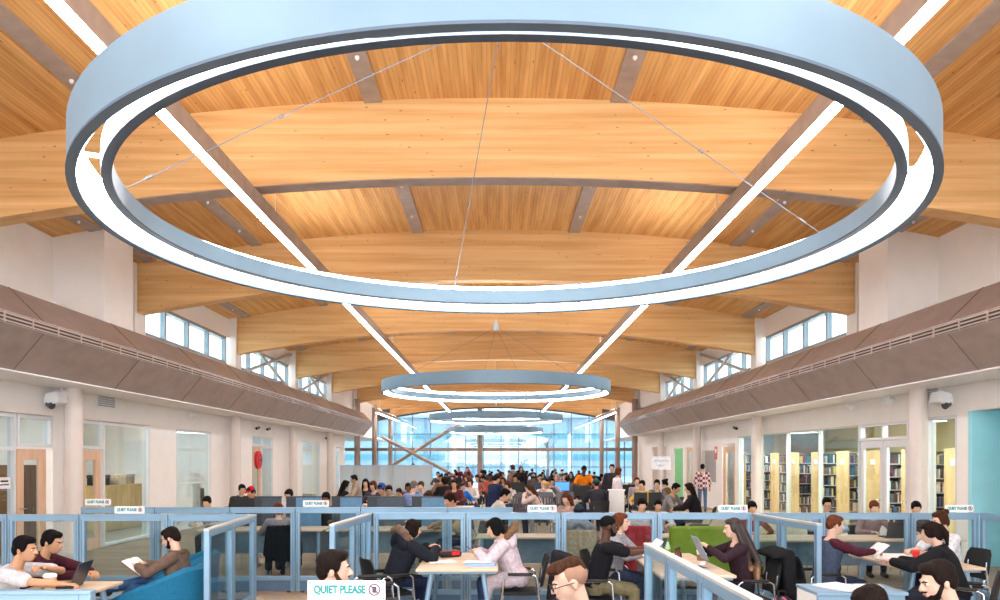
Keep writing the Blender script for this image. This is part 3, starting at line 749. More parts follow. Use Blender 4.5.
# ---------------------------------------------------------------- glass partitions
HT = 1.22
def panel(p0, p1, lab, h=HT, ndiv=1, wing=False):
    """one blue-framed glazed screen from p0 to p1 on the floor"""
    p0, p1 = V((p0[0], p0[1], 0)), V((p1[0], p1[1], 0)); L = (p1 - p0).length; rz = math.degrees(math.atan2(p1.y - p0.y, p1.x - p0.x))
    t = thing('glass_partition_panel', lab, 'partition', p0, rz, 'blue framed glass partitions')
    g = .006; w = .068; T = .028
    mb = MB(); mb.b2((g, -T, .02), (w, T, h - .02)); mb.b2((L - w, -T, .02), (L - g, T, h - .02)); mb.b2((w, -T, h - .085), (L - w, T, h - .02))
    mb.b2((w, -T, .17), (L - w, T, .235))
    if ndiv == 2: mb.b2((L / 2 - w / 2, -T, .235), (L / 2 + w / 2, T, h - .085))
    mb.build('frame', M_BLUEFRAME, t, bev=.006)
    MB().b2((w, -T + .006, .02), (L - w, T - .006, .168)).build('base_panel', M_BLUEDARK, t)
    MB().b2((w - .01, -.004, .23), (L - w + .01, .004, h - .08)).build('pane', M_GLASS, t)
    MB().b2((0.004, -T - .004, h - .021), (L - .004, T + .004, h)).build('top_cap', M_CAP if wing else M_BLUEFRAME, t, bev=.004)
    mb = MB()
    for s in (-1, 1): mb.b2((.028, s * T - .003, .06), (.036, s * T + .003, h - .06)); mb.b2((L - .036, s * T - .003, .06), (L - .028, s * T + .003, h - .06))
    mb.build('groove', M_BLUEDARK, t)
    for x in (.1, L - .1): MB().lathe([(.03, .001), (.03, .012), (.012, .014), (.012, .03)], (x, 0, 0), 10).build('foot', M_BLACK, t)
    return t
def run(y, xs_, fmt, y1=None):
    names = ['first', 'second', 'third', 'fourth', 'fifth', 'sixth', 'seventh', 'eighth']
    for i in range(len(xs_) - 1):
        panel((xs_[i], y), (xs_[i + 1], y if y1 is None else y1), fmt % names[i])
yF = 9.58
xF = lambda px, d: WX(px, d)
run(yF, [-7.45, -6.11, -5.21, -4.1, -3.0], '%s panel from the left in the glass row behind the pair at the laptop')
yB = 11.0
run(yB, [-5.96, -4.9, -3.82, WX(295.6, yB), WX(361, yB), WX(447, yB), WX(513, yB)], '%s panel from the left in the rear glass row below the dark desk screens')
yG = 9.85
run(yG, [-1.58, WX(466, yG), WX(560.8, yG), WX(656.8, yG), WX(752, yG)], '%s panel from the left in the glass row behind the pink coat')
run(yG, [WX(752, yG) + .02, WX(825, yG), WX(910, yG), WX(978, yG)], '%s panel from the left in the glass row behind the table with the red cup')
panel((-2.86, 7.55), (-2.945, 8.5), 'front panel of the glass wing standing beside the teal tub chair', wing=True); panel((-2.947, 8.52), (-3.03, 9.53), 'rear panel of the glass wing standing beside the teal tub chair', wing=True)
panel((-1.74, 8.1), (-1.62, 9.8), 'slanting glass wing behind the empty chair and the person in the black parka', ndiv=2, wing=True)
panel((3.47, 8.2), (3.36, 9.0), 'front panel of the glass wing left of the person in the navy vest', wing=True); panel((3.36, 9.02), (3.32, 9.8), 'rear panel of the glass wing left of the person in the navy vest', wing=True)
ya = [6.3, 5.5, 4.65, 3.74]
for i in range(3): panel((1.245 + .012 * i, ya[i]), (1.257 + .012 * i, ya[i + 1] + .01), ('farthest', 'middle', 'closest')[i] + ' panel of the glass wing running toward the camera right of the person with glasses', wing=True)
run(3.68, [-1.17, .04, 1.25], '%s panel from the left of the front screen that carries the large QUIET PLEASE sign')
panel((-3.4, 4.0), (-2.1, 4.0), 'glass panel at the bottom left corner in front of the person in the white polo')
panel((WX(978, yG) + .03, yG - .03), (6.22, 7.9), 'glass wing at the far right edge in front of the turquoise alcove', wing=False)

# ---------------------------------------------------------------- QUIET PLEASE signs
TXT = text_mesh('QUIET PLEASE', .052, 'lettering', .0026)
M_TXT = mat((40, 140, 140), .6, 0, .02); M_ICON = mat((110, 70, 96), .6, 0, .02)
def quiet_sign(lab, loc):
    t = thing('quiet_sign', lab, 'sign', loc, 0, 'QUIET PLEASE signs on the partitions')
    MB().b2((-.187, -.004, .008), (.187, .004, .1)).build('card', M_WHITE, t, bev=.002)
    mb = MB(); mb.b2((-.17, -.02, 0), (-.13, .02, .012)); mb.b2((.13, -.02, 0), (.17, .02, .012)); mb.build('clip', M_ALU, t)
    o = link('lettering', TXT, M_TXT, t); o.location = (-.032, -.005, .056); o.rotation_euler = (R(90), 0, 0); o.scale = (.76, 1, 1)
    mb = MB(); c = V((.135, -.006, .057)); mb.tube([c + V((.026 * math.cos(a), 0, .026 * math.sin(a))) for a in [i * math.pi / 10 for i in range(20)]], .0035, 6, True)
    mb.tube([c + V((-.018, 0, .018)), c + V((.018, 0, -.018))], .003, 6); mb.build('ban_ring', M_ICON, t)
    mb = MB(); mb.box(c + V((0, .002, 0)), (.02, .004, .03)); mb.build('telephone_symbol', mat((70, 70, 78)), t)
    mb = MB()
    for x in (-.178, .178):
        for z in (.017, .091): mb.box((x, -.005, z), (.007, .004, .007))
    mb.build('corner_dot', M_TXT, t)
    return t
Q0 = quiet_sign('large readable QUIET PLEASE sign standing in front of the bearded person at the bottom', (WX(346.5, 3.68), 3.68, HT))
for px, d, lab in ((98, yB, 'small white sign above the rear glass row, farthest left beside the office window'), (129.5, yF, 'small white sign on the glass row between the laptop pair and the bearded reader'), (316, yB, 'small white sign in front of the dark desk screens'), (542, yG, 'small white sign on the glass row behind the pink coat'), (733, yG, 'small white sign on the glass row above the long-haired person'), (959.5, yG, 'small white sign on the glass row beside the turquoise alcove')):
    dup(Q0, lab, (WX(px, d), d, HT + (.02 if px == 98 else 0)))

# ---------------------------------------------------------------- furniture kinds
def visitor_chair(lab, loc, rz, seatm=M_BLACKMESH, s=1):
    t = thing('visitor_chair', lab, 'chair', loc, rz, 'black visitor chairs in the glass booths', s)
    mb = MB(); mb.loft([[V((x, y, z)) for x, y in ((-.22, -.2), (-.23, 0), (-.22, .22), (0, .25), (.22, .22), (.23, 0), (.22, -.2), (0, -.21))] for z in (.4, .445)]); mb.build('seat', seatm, t, bev=.012)
    rings = []
    for z, yo, w in ((.5, -.235, .19), (.58, -.25, .215), (.7, -.27, .215), (.82, -.3, .2), (.88, -.32, .16)):
        r = []
        for k in range(9): u = -1 + k / 4; r.append(V((u * w, yo - .035 * (1 - u * u), z)))
        for k in range(8, -1, -1): u = -1 + k / 4; r.append(V((u * w, yo - .035 * (1 - u * u) - .022, z)))
        rings.append(r)
    mb = MB(); mb.loft(rings); mb.build('backrest', M_BLACKMESH, t, True)
    for sx in (-1, 1):
        x = sx * .255
        mb = MB(); mb.tube([(x, .27, .012), (x, .23, .42), (x, .21, .63), (x, .17, .66), (x, -.16, .655), (x, -.2, .63), (x, -.22, .42), (x, -.3, .012)], .0125, 8); mb.build('side_frame', M_CHROME, t, True)
        mb = MB(); mb.capsule((x, .15, .668), (x, -.13, .668), .02); mb.build('armrest', M_BLACK, t, True)
    MB().tube([(-.255, .22, .39), (.255, .22, .39)], .011).build('front_rail', M_CHROME, t, True); MB().tube([(-.255, -.215, .39), (.255, -.215, .39)], .011).build('rear_rail', M_CHROME, t, True)
    for sx in (-1, 1): MB().tube([(sx * .16, -.21, .4), (sx * .16, -.265, .5), (sx * .16, -.285, .72)], .011).build('back_upright', M_CHROME, t, True)
    return t
def table(lab, x0, x1, y0, y1, z=.73, group='tables in the glass booths', topm=M_MAPLE, legm=M_BLUEFRAME, name='reading_table'):
    t = thing(name, lab, 'table', ((x0 + x1) / 2, (y0 + y1) / 2, 0), 0, group)
    w, l = (x1 - x0) / 2, (y1 - y0) / 2
    MB().b2((-w, -l, z - .03), (w, l, z)).build('tabletop', topm, t, bev=.008)
    MB().b2((-w + .02, -l + .06, z - .06), (w - .02, -l + .1, z - .031)).b2((-w + .02, l - .1, z - .06), (w - .02, l - .06, z - .031)).build('apron', legm, t)
    for sx in (-1, 1):
        for sy in (-1, 1): MB().tube([(sx * (w - .16), sy * (l - .1), z - .05), (sx * (w - .06), sy * (l - .05), .0)], [.03, .024], 10).build('leg', legm, t, True)
    return t
T1 = table('pale wooden table with blue legs between the black parka and the pale pink coat', -.86, .02, 8.18, 9.68)
T2 = table('pale wooden table with a white cup between the black T-shirt and the long-haired person', 1.66, 2.44, 7.75, 9.62)
T3 = table('pale wooden table with the red cup and turquoise folder at the right', 4.42, 5.32, 8.3, 9.6)
T4 = table('pale wooden table the two people lean on, at the bottom left', -4.28, -3.6, 6.3, 7.4)
desk = thing('side_desk', 'pale blue desk with loose papers below the person in the navy vest', 'desk', (3.2, 6.95, 0))
MB().b2((-.4, -.28, .715), (.4, .2, .745)).build('desktop', M_BLUEFRAME, desk, bev=.006); MB().b2((-.38, -.25, .06), (.38, -.225, .712)).build('front_panel', M_BLUEFRAME, desk)
for sx in (-1, 1): MB().b2((sx * .38 - .015, -.22, 0), (sx * .38 + .015, .18, .712)).build('side_panel', M_WHITE, desk)

# teal tub chairs
M_TUB = mat((0, 100, 138), .85, 0, .1, 30, .2)
def tub_chair(lab, loc, rz):
    t = thing('tub_chair', lab, 'armchair', loc, rz, 'teal tub chairs in the lounge corner')
    rings = []
    for k in range(25):
        u = -1 + k / 12; a = u * R(128)                      # 0 = back (-y), ends at the front of the arms
        ro, ri = .45, .365
        if abs(u) > .75: ro, ri = .44, .375
        h = .84 - .3 * max(0, abs(u) - .25) ** 1.1 / .75 ** 1.1
        sx, cy = math.sin(a), -math.cos(a)
        lean_ = 1 + .06
        P_ = lambda r, z: V((r * sx * (1 + .05 * z), r * cy * (1 + .1 * z) * 1.08, z))
        rings.append([P_(ro, .13), P_(ro, h - .03), P_(ro - .03, h), P_(ri + .03, h), P_(ri, h - .03), P_(ri, .13)])
    MB().loft(rings).build('shell', M_TUB, t, True, bev=.01)
    mb = MB(); mb.lathe([(.36, .16), (.365, .2), (.365, .35), (.33, .385), (.001, .39)], n=28); mb.build('seat', M_TUB, t, True)
    for k in range(4): a = R(45 + 90 * k); MB().tube([(.3 * math.cos(a), .3 * math.sin(a), .16), (.34 * math.cos(a), .34 * math.sin(a), 0)], [.02, .014], 8).build('leg', M_CHROME, t)
    return t
tub_chair('teal upholstered tub chair in which the bearded reader sits', (-3.46, 7.75, 0), 90)
tub_chair('second teal tub chair seen through the glass wing behind the bearded reader', (-3.75, 8.85, 0), 110)

# workstation screens, monitors, desks beyond the rear glass row
def desk_screen(lab, x0, x1, y, blue=True):
    t = thing('desk_screen', lab, 'desk screen', ((x0 + x1) / 2, y, 0), 0, 'desk screens beyond the rear glass row')
    w = (x1 - x0) / 2; q = -w + (x1 - x0) * .28
    MB().b2((-w, -.02, .7), (q, .02, 1.235)).build('dark_panel', mat((46, 52, 62), .5), t)
    MB().b2((q, -.015, .7), (w, .015, 1.235)).build('blue_panel', mat((86, 132, 168), .35) if blue else mat((58, 72, 86), .5), t)
    MB().b2((-w - .01, -.025, 1.235), (w + .01, .025, 1.255)).build('top_rail', mat((40, 44, 52), .4), t)
    for sx in (-1, 1): MB().b2((sx * (w - .03) - .02, -.2, 0), (sx * (w - .03) + .02, .2, .03)).b2((sx * (w - .03) - .015, -.02, .0), (sx * (w - .03) + .015, .02, .72)).build('leg', M_BLUEDARK, t)
    return t
yS = 13.6
for lab, a, b_, bl in (('dark and light blue desk screen above the small sign in the rear row', 286.5, 321, True), ('blue desk screen in the middle of the row of desk screens', 332, 362, True), ('grey desk screen in front of the person in the light blue shirt', 367.5, 404, False), ('dark and blue desk screen at the right end of the row of desk screens', 412, 447, True), ('all dark desk screen at the left end of the row, below the red cap', 255, 281.5, False)):
    desk_screen(lab, WX(a, yS), WX(b_, yS), yS, bl)
def monitor(lab, loc, rz, z=.73, glow=None, name='computer_monitor', w=.5, h=.31, group='computer monitors'):
    t = thing(name, lab, 'monitor', (loc[0], loc[1], z), rz, group)
    MB().b2((-w / 2, -.02, .12), (w / 2, .02, .12 + h)).build('casing', M_BLACK, t, bev=.006)
    MB().b2((-w / 2 + .015, .0205, .135), (w / 2 - .015, .0225, .105 + h)).build('screen', glow or mat((40, 60, 86), .2), t)
    MB().b2((-.025, -.035, .01), (.025, -.0205, .25)).build('neck', M_BLACK, t); MB().lathe([(.12, 0), (.12, .008), (.05, .014)], (0, -.02, 0.001), 18).build('foot', M_BLACK, t)
    return t
def long_desk(lab, x0, x1, y, dpt=.7, topm=M_MAPLE, group='long desks in the reading hall'):
    t = thing('long_desk', lab, 'desk', ((x0 + x1) / 2, y, 0), 0, group); w = (x1 - x0) / 2
    MB().b2((-w, -dpt / 2, .70), (w, dpt / 2, .73)).build('desktop', topm, t, bev=.006)
    MB().b2((-w + .1, -.012, .3), (w - .1, .012, .69)).build('modesty_panel', mat((120, 140, 158), .5), t)
    for sx in (-1, 1): MB().b2((sx * (w - .08) - .025, -dpt / 2 + .05, 0), (sx * (w - .08) + .025, dpt / 2 - .05, .699)).build('leg', M_BLUEFRAME, t)
    return t
long_desk('long desk behind the rear glass row under the desk screens, left half', -5.0, -2.9, yS - .42, .78)
long_desk('long desk behind the rear glass row under the desk screens, right half', -2.85, -.75, yS - .42, .78)
long_desk('long wooden desk seen through the glass behind the table with the red cup', 3.6, 6.9, 11.6, .8)
long_desk('wooden desk behind the green sofa', 1.75, 3.3, 11.98, .5)
long_desk('wooden desk seen through the glass behind the pink coat', -.3, 1.0, 11.9, .6)
# lime and red sofas beyond the glass
def sofa(lab, loc, rz, w, col, name='sofa'):
    t = thing(name, lab, 'sofa', loc, rz); mm = mat(col, .85, 0, .1, 25, .2)
    MB().b2((-w / 2, -.3, .12), (w / 2, .3, .42)).build('seat', mm, t, bev=.04); MB().b2((-w / 2, -.42, .12), (w / 2, -.3, .95)).build('backrest', mm, t, bev=.04)
    for sx in (-1, 1): MB().b2((sx * (w / 2 + .055) - .05, -.42, .12), (sx * (w / 2 + .055) + .05, .3, .62)).build('armrest', mm, t, bev=.03)
    for sx in (-1, 1):
        for sy in (-.35, .22): MB().cyl((sx * (w / 2 - .1), sy, 0), (sx * (w / 2 - .1), sy, .125), .025).build('leg', M_BLACK, t)
    return t
sofa('lime green sofa back seen through the glass beside the long-haired person', (2.98, 11.35, 0), 0, .98, (126, 150, 44))
sofa('red sofa back seen through the glass behind the person in the grey and red hoodie', (2.05, 11.4, 0), 0, .38, (150, 30, 42), 'armchair')

# laptops, books, cups
def laptop(lab, loc, rz, ang=105, scr=None, col=(52, 54, 60)):
    t = thing('laptop', lab, 'laptop', loc, rz)
    MB().b2((-.17, -.12, .001), (.17, .12, .02)).build('base', mat(col, .4, .3), t, bev=.004)
    k = MB().b2((-.15, -.03, .0195), (.15, .1, .0225)).build('keyboard', M_BLACK, t)
    a = R(180 - ang); u = V((0, math.sin(a - R(90)) * 0 + math.cos(R(ang)) * -1, math.sin(R(ang)))); nrm = V((0, -u.z, u.y))
    h = V((0, .12, .024)); q = [h + V((-.17, 0, 0)), h + V((.17, 0, 0)), h + V((.17, 0, 0)) + u * .23, h + V((-.17, 0, 0)) + u * .23]
    l = MB().prism(q, nrm * -.008).build('lid', mat(col, .4, .3), t)
    c = h + u * .117; q = [c + V((sx * .155, 0, 0)) + u * (sz * .1) + nrm * .0015 for sx, sz in ((-1, -1), (1, -1), (1, 1), (-1, 1))]
    MB().prism(q, nrm * .001).build('screen', scr or mat((60, 66, 80), .2), l)
    return t
laptop('open laptop on the table in front of the two people, lid toward the reader', (-3.97, 7.0, .731), -82, 112)
laptop('open laptop with a bright pale screen behind the glass row above the red cup', (6.0, 11.55, .731), 180, 105, emit((190, 200, 205), .8))
def paper_cup(lab, loc, lid=(240, 240, 240), body=(206, 176, 150), s=1):
    t = thing('paper_cup', lab, 'cup', loc, 0, None, s)
    MB().lathe([(.03, .001), (.042, .11), (.04, .112)], n=18).build('cup', mat(body, .7), t, True); MB().lathe([(.044, .108), (.044, .118), (.038, .124), (.036, .128), (.001, .128)], n=18).build('lid', mat(lid, .5), t, True)
    MB().lathe([(.0385, .035), (.0425, .085)], n=18).build('sleeve', mat((150, 116, 90), .8), t, True)
    return t
paper_cup('coffee cup with a white lid beside the person in the white polo', (WX(50, 6.75), 6.75, .731), s=1.3)
paper_cup('white paper cup on the table in front of the long-haired person', (2.3, 8.55, .731), body=(244, 244, 242), s=1.35)
def book(lab, loc, rz, sz, col, name='book', cat='book', tilt=0, pages=True, group=None):
    t = thing(name, lab, cat, loc, rz, group); w, l, h = sz
    if pages:
        MB().b2((-w / 2, -l / 2, .001), (w / 2, l / 2, .004)).b2((-w / 2, -l / 2, h - .003), (w / 2, l / 2, h)).b2((-w / 2, -l / 2, .004), (-w / 2 + .004, l / 2, h - .003)).build('cover', mat(col, .5), t); MB().b2((-w / 2 + .004, -l / 2 + .004, .004), (w / 2 - .004, l / 2 - .004, h - .003)).build('pages', M_WHITE, t)
    if tilt: t.rotation_euler.x = R(tilt)
    return t
def sheet(lab, loc, rz, n=1, sz=(.21, .297), name='paper_sheet', col=(244, 244, 244), curl=.006):
    mb = MB()
    w, l = sz[0] / 2, sz[1] / 2; h = .0012 * n
    mb.loft([[V((-w, y, 0 + c)), V((w, y, 0.001 + c)), V((w, y, h + .001 + c)), V((-w, y, h + c))] for y, c in ((-l, curl), (-l * .5, .001), (l * .5, .001), (l, curl * .6))])
    o = mb.build(name, mat(col, .7, 0, .03, 4)); o.location = loc; o.rotation_euler = (0, 0, R(rz)); return tag(o, lab, 'paper')
def open_book(lab, M4, w=.17, l=.24, cover=(120, 70, 45), name='open_book'):
    """open book; local x across the spread, y up the page, z out of the page"""
    t = thing(name, lab, 'book'); t.matrix_world = M4
    mb = MB()
    for s in (-1, 1): mb.b2((min(0.003 * s, s * (w + .008)), -l / 2 - .006, 0), (max(0.003 * s, s * (w + .008)), l / 2 + .006, .005))
    mb.build('cover', mat(cover, .5), t)
    for s in (-1, 1):
        prof = [(0.004, .006), (.03, .022), (.08, .02), (w, .008), (w, .006)]
        mb = MB(); mb.prism([(s * x, -l / 2, z) for x, z in prof], (0, l, 0)); mb.build('pages', M_WHITE, t)
    return t
def M4(loc, rz=0, rx=0, ry=0): return Matrix.Translation(V(loc)) @ Matrix.Rotation(R(rz), 4, 'Z') @ Matrix.Rotation(R(ry), 4, 'Y') @ Matrix.Rotation(R(rx), 4, 'X')
# table 1
sheet('stack of loose papers on the pale table near the black parka', (-.62, 8.75, .731), 20, 8, (.3, .22))
book('light blue binder under the hands of the person in the pale pink coat', (-.17, 8.5, .731), 84, (.25, .32, .03), (150, 180, 220), 'binder', 'binder')
sheet('white worksheet lying on the light blue binder', (-.2, 8.52, .764), 80, 2)
t = thing('pencil_case', 'black and red pencil case on the pale table beside the loose papers', 'pencil case', (-.55, 9.2, .731), 25)
MB().capsule((-.11, 0, .037), (.11, 0, .037), .036).build('body', mat((36, 32, 36), .8), t, True); MB().tube([(-.12, 0, .0735), (0, 0, .0745), (.12, 0, .0735)], .006, 6).build('zip', mat((200, 40, 50)), t); MB().box((.06, -.03, .045), (.1, .02, .04)).build('red_panel', mat((200, 34, 46)), t)
# table 2
t = thing('water_bottle', 'clear green drink bottle on the table in front of the person in the black T-shirt', 'bottle', (2.02, 9.0, .731))
MB().lathe([(.001, .001), (.034, .003), (.036, .02), (.036, .14), (.016, .19), (.014, .21)], n=16).build('body', mat((160, 190, 150), .15), t, True); MB().lathe([(.016, .208), (.016, .232), (.001, .233)], n=14).build('cap', mat((60, 110, 60)), t); MB().lathe([(.0365, .06), (.0365, .12)], n=16).build('wrapper', mat((90, 150, 60)), t)
for k, (x, y, lab) in enumerate(((2.1, 8.78, 'small brown glass bottle next to the white paper cup'), (2.04, 8.66, 'small dark red bottle in front of the green drink bottle'))):
    t = thing('sauce_bottle', lab, 'bottle', (x, y, .731)); MB().lathe([(.001, .001), (.03, .002), (.032, .09), (.013, .125), (.013, .15)], n=14).build('body', mat(((96, 48, 32), (120, 30, 34))[k], .2), t, True); MB().lathe([(.016, .149), (.016, .17), (.001, .171)], n=12).build('cap', M_BLACK, t)
book('dark notebook lying at the table edge by the long-haired person', (2.18, 8.25, .731), 12, (.14, .2, .015), (60, 66, 74), 'notebook', 'notebook')
sheet('pale green leaflet lying beside the white paper cup', (1.98, 8.35, .731), 30, 1, (.15, .2), 'leaflet', (190, 220, 180))
# table 3
t = thing('tumbler', 'red plastic cup standing on the papers of the right-hand table', 'cup', (4.93, 8.98, .731))
MB().lathe([(.001, .001), (.032, .002), (.042, .1), (.046, .102), (.046, .108), (.04, .106), (.03, .02), (.001, .015)], n=18).build('cup', mat((214, 40, 44), .4), t, True); MB().lathe([(.0475, .101), (.0475, .109), (.0465, .109), (.0465, .101)], n=18).build('rim', mat((236, 90, 90), .4), t)
t = thing('flask', 'black drinking flask standing behind the person in the black jacket', 'bottle', (5.1, 8.75, .731))
MB().lathe([(.001, .001), (.037, .003), (.038, .15), (.028, .18)], n=16).build('body', mat((34, 34, 44), .35), t, True); MB().lathe([(.03, .178), (.03, .225), (.02, .232), (.001, .233)], n=16).build('cap', mat((60, 62, 72), .3), t, True); MB().tube([(-.028, 0, .2), (-.045, 0, .225), (-.02, 0, .25), (.02, 0, .25), (.028, 0, .225)], .005, 6).build('loop', M_BLACK, t); MB().lathe([(.0385, .07), (.0385, .11)], n=16).build('badge', mat((190, 190, 205)), t)
book('turquoise folder box lying on the near edge of the table with the red cup', (4.78, 8.5, .731), 8, (.42, .2, .05), (70, 190, 190), 'folder', 'folder')
book('dark blue book lying beside the turquoise folder', (4.98, 8.72, .731), 60, (.2, .14, .025), (50, 70, 120), 'book')
sheet('pile of white papers spread in the middle of the table with the red cup', (4.72, 8.98, .731), 40, 14, (.3, .42))
sheet('pink sheet under the hands of the person in the navy vest', (4.55, 8.78, .731), 15, 2, (.2, .28), 'paper_sheet', (240, 150, 180))
sheet('white newspaper pages at the back of the table with the red cup', (4.85, 9.3, .731), -20, 10, (.4, .3))
sheet('loose papers on the pale blue desk below the navy vest', (3.12, 6.9, .746), 24, 10, (.3, .4))
sheet('folded letter on the pale blue desk', (3.4, 6.98, .746), -14, 4, (.22, .16))
t = thing('marker_pen', 'orange marker pen on the pale blue desk', 'pen', (3.36, 6.72, .753), 60); MB().capsule((-.06, 0, 0), (.03, 0, 0), .006).build('barrel', mat((240, 120, 30)), t); MB().capsule((.035, 0, 0), (.065, 0, 0), .007).build('cap', mat((230, 90, 20)), t)
# the QUIET sign row's neighbours: help sign and podium
t = thing('help_sign', 'white RESEARCH HELP sign on a tall pole near the podium', 'sign', (WX(661, 19), 19, 0))
MB().lathe([(.2, 0), (.2, .015), (.03, .03)], n=20).build('base', M_STEEL, t); MB().cyl((0, 0, .02), (0, 0, 1.68), .014).build('pole', M_WHITE, t)
MB().b2((-.25, -.012, 1.66), (.25, .012, 1.99)).build('board', mat((240, 245, 250), .5), t, bev=.004)
for s_, z in (('RESEARCH', 1.88), ('HELP', 1.76)):
    o = link('lettering', text_mesh(s_, .075, 'lettering'), mat((150, 168, 190), .6), t); o.location = (0, -.0135, z); o.rotation_euler = (R(90), 0, 0)
t = thing('podium', 'white lectern box in front of the brown-haired standing person', 'podium', (WX(616.5, 20.5), 20.5, 0), -8)
MB().b2((-.2, -.2, 0), (.2, .2, 1.08)).build('body', M_WHITE, t, bev=.008); MB().b2((-.23, -.23, 1.08), (.23, .23, 1.11)).build('top', M_WHITE, t, bev=.006); MB().b2((.2, -.19, .02), (.206, .19, 1.06)).build('side_panel', mat((170, 196, 224), .5), t)
sheet('sheet of paper lying on the white podium', (WX(616.5, 20.5), 20.5, 1.111), 5)
# frosted screen at the far left
M_FROST = bpy.data.materials.new('frosted_glass'); M_FROST.use_nodes = True; nt = M_FROST.node_tree; nt.nodes.clear()
o_ = nt.nodes.new('ShaderNodeOutputMaterial'); mx_ = nt.nodes.new('ShaderNodeMixShader'); tr_ = nt.nodes.new('ShaderNodeBsdfTransparent'); df_ = nt.nodes.new('ShaderNodeBsdfDiffuse')
df_.inputs['Color'].default_value = lin((226, 234, 236)); tr_.inputs['Color'].default_value = lin((235, 242, 243)); mx_.inputs['Fac'].default_value = .62
nt.links.new(tr_.outputs[0], mx_.inputs[1]); nt.links.new(df_.outputs[0], mx_.inputs[2]); nt.links.new(mx_.outputs[0], o_.inputs['Surface'])
t = thing('frosted_screen', 'long frosted glass screen in front of the far glass wall', 'partition', (WX(341, 41), 41, 0))
Ls = WX(432, 41) - WX(341, 41)
MB().b2((0, -.01, .12), (Ls, .01, 1.58)).build('panes', M_FROST, t)
mb = MB(); mb.b2((0, -.03, 1.58), (Ls, .03, 1.63)); mb.b2((0, -.03, .06), (Ls, .03, .12)); mb.build('rail', M_ALU, t)
for k in range(8): MB().b2((Ls * k / 7 - .03, -.032, 0), (Ls * k / 7 + .03, .032, 1.63)).build('post', M_ALU, t)
t.rotation_euler.z = 0

# ---------------------------------------------------------------- fittings on the side walls
def wall_fit(px, py, side, off=.0):
    d = XW * F / abs(px - 496); return V((side * (XW - off), d, WZ(py, d)))
def speaker(lab, p, s):
    t = thing('wall_speaker', lab, 'speaker', p)
    MB().box((-s * .03, 0, 0), (.06, .14, .14)).build('bracket', M_WHITE, t); MB().box((-s * .2, 0, .03), (.22, .34, .22), Matrix.Rotation(R(14 * s), 3, 'Y')).build('cabinet', M_WHITE, t, bev=.02)
    MB().cyl((-s * .09, -.1, -.08), (-s * .2, -.14, -.12), .05, .07).build('lens', mat((70, 74, 80), .3), t)
speaker('white wall-mounted projector box above the left office glazing', wall_fit(46, 400, -1), -1); speaker('white wall-mounted projector box on the right wall above the turquoise alcove', wall_fit(951, 400, 1), 1)
def vent(lab, p, s, w, h, m):
    t = thing('wall_vent', lab, 'vent', p); MB().box((-s * .012, 0, 0), (.024, w, h)).build('frame', M_WHITE, t); mb = MB()
    k = -h / 2 + .05
    while k < h / 2 - .03: mb.box((-s * .028, 0, k), (.012, w - .08, .03)); k += .045
    mb.build('slat', m, t)
vent('grey square vent grille high on the left wall beside the thick column', wall_fit(105.5, 400.5, -1), -1, .78, .34, mat((170, 176, 178), .5)); vent('grey vent panel beside the round column on the right wall', wall_fit(934, 393, 1), 1, .4, .34, mat((176, 178, 180), .5))
def spot(lab, p, s):
    t = thing('spotlight', lab, 'spotlight', p); MB().cyl((0, 0, .12), (0, 0, .03), .03).build('mount', M_WHITE, t); MB().cyl((s * .02, -.1, -.02), (-s * .04, .12, .03), .07, .07, 14).build('head', M_WHITE, t, True)
for px, d, s, lab in ((66, 14.6, -1, 'white cylinder spotlight beside the left column under the bulkhead'), (203, 21, -1, 'white cylinder spotlight under the bulkhead above the left office window'), (880, 16.2, 1, 'white cylinder spotlight under the bulkhead near the right glazed door'), (845, 18, 1, 'white cylinder spotlight under the bulkhead above the library glass')):
    spot(lab, (s * 8.3, d, 3.145), s)
def camera_(lab, p, s):
    t = thing('wall_mount_camera', lab, 'camera', p); MB().box((-s * .01, 0, 0), (.02, .1, .1)).build('plate', M_WHITE, t); MB().tube([(-s * .02, 0, 0), (-s * .12, 0, .0)], .012).build('arm', M_WHITE, t); MB().cyl((-s * .12, -.1, -.02), (-s * .14, .12, .02), .05, .05, 12).build('head', mat((90, 90, 94), .4), t); MB().cyl((-s * .119, -.12, -.024), (-s * .12, -.1, -.02), .035).build('lens', M_BLACK, t)
for px, py, s, lab in ((254, 428, -1, 'security camera on the left wall over the door with the red badge'), (265, 429, -1, 'second security camera on the left wall, just past the first one'), (324, 438, -1, 'security camera on the left wall over the far office window'), (739, 428, 1, 'security camera on the right wall above the wooden door')):
    camera_(lab, wall_fit(px, py, s), s)
t = thing('fire_hose_reel', 'red round hose reel mounted at the door in the left wall', 'hose reel', wall_fit(257, 460, -1)); MB().cyl((0, 0, 0), (.1, 0, 0), .32, .32, 24).build('drum', mat((214, 30, 44), .5), t); MB().cyl((.1, 0, 0), (.13, 0, 0), .24, .2, 24).build('cover', mat((190, 24, 38), .5), t); MB().cyl((.13, 0, 0), (.15, 0, 0), .05).build('hub', M_BLACK, t)
t = thing('wall_notice', 'small white notice on the left office glazing', 'sign', (-8.49, 13.2, WZ(483, 13.2))); MB().box((0, 0, 0), (.012, .34, .2)).build('card', M_WHITE, t); mb = MB(); mb.box((.0075, 0, .03), (.004, .2, .03)); mb.box((.0075, 0, -.03), (.004, .24, .02)); mb.build('print', M_BLACK, t)
t = thing('wall_notice', 'red notice on the far right wall near the plaid shirt', 'sign', wall_fit(716, 453, 1)); MB().box((0, 0, 0), (.02, .36, .5)).build('card', mat((226, 110, 96)), t); MB().box((-.012, 0, .08), (.006, .2, .16)).build('picture', M_WHITE, t)

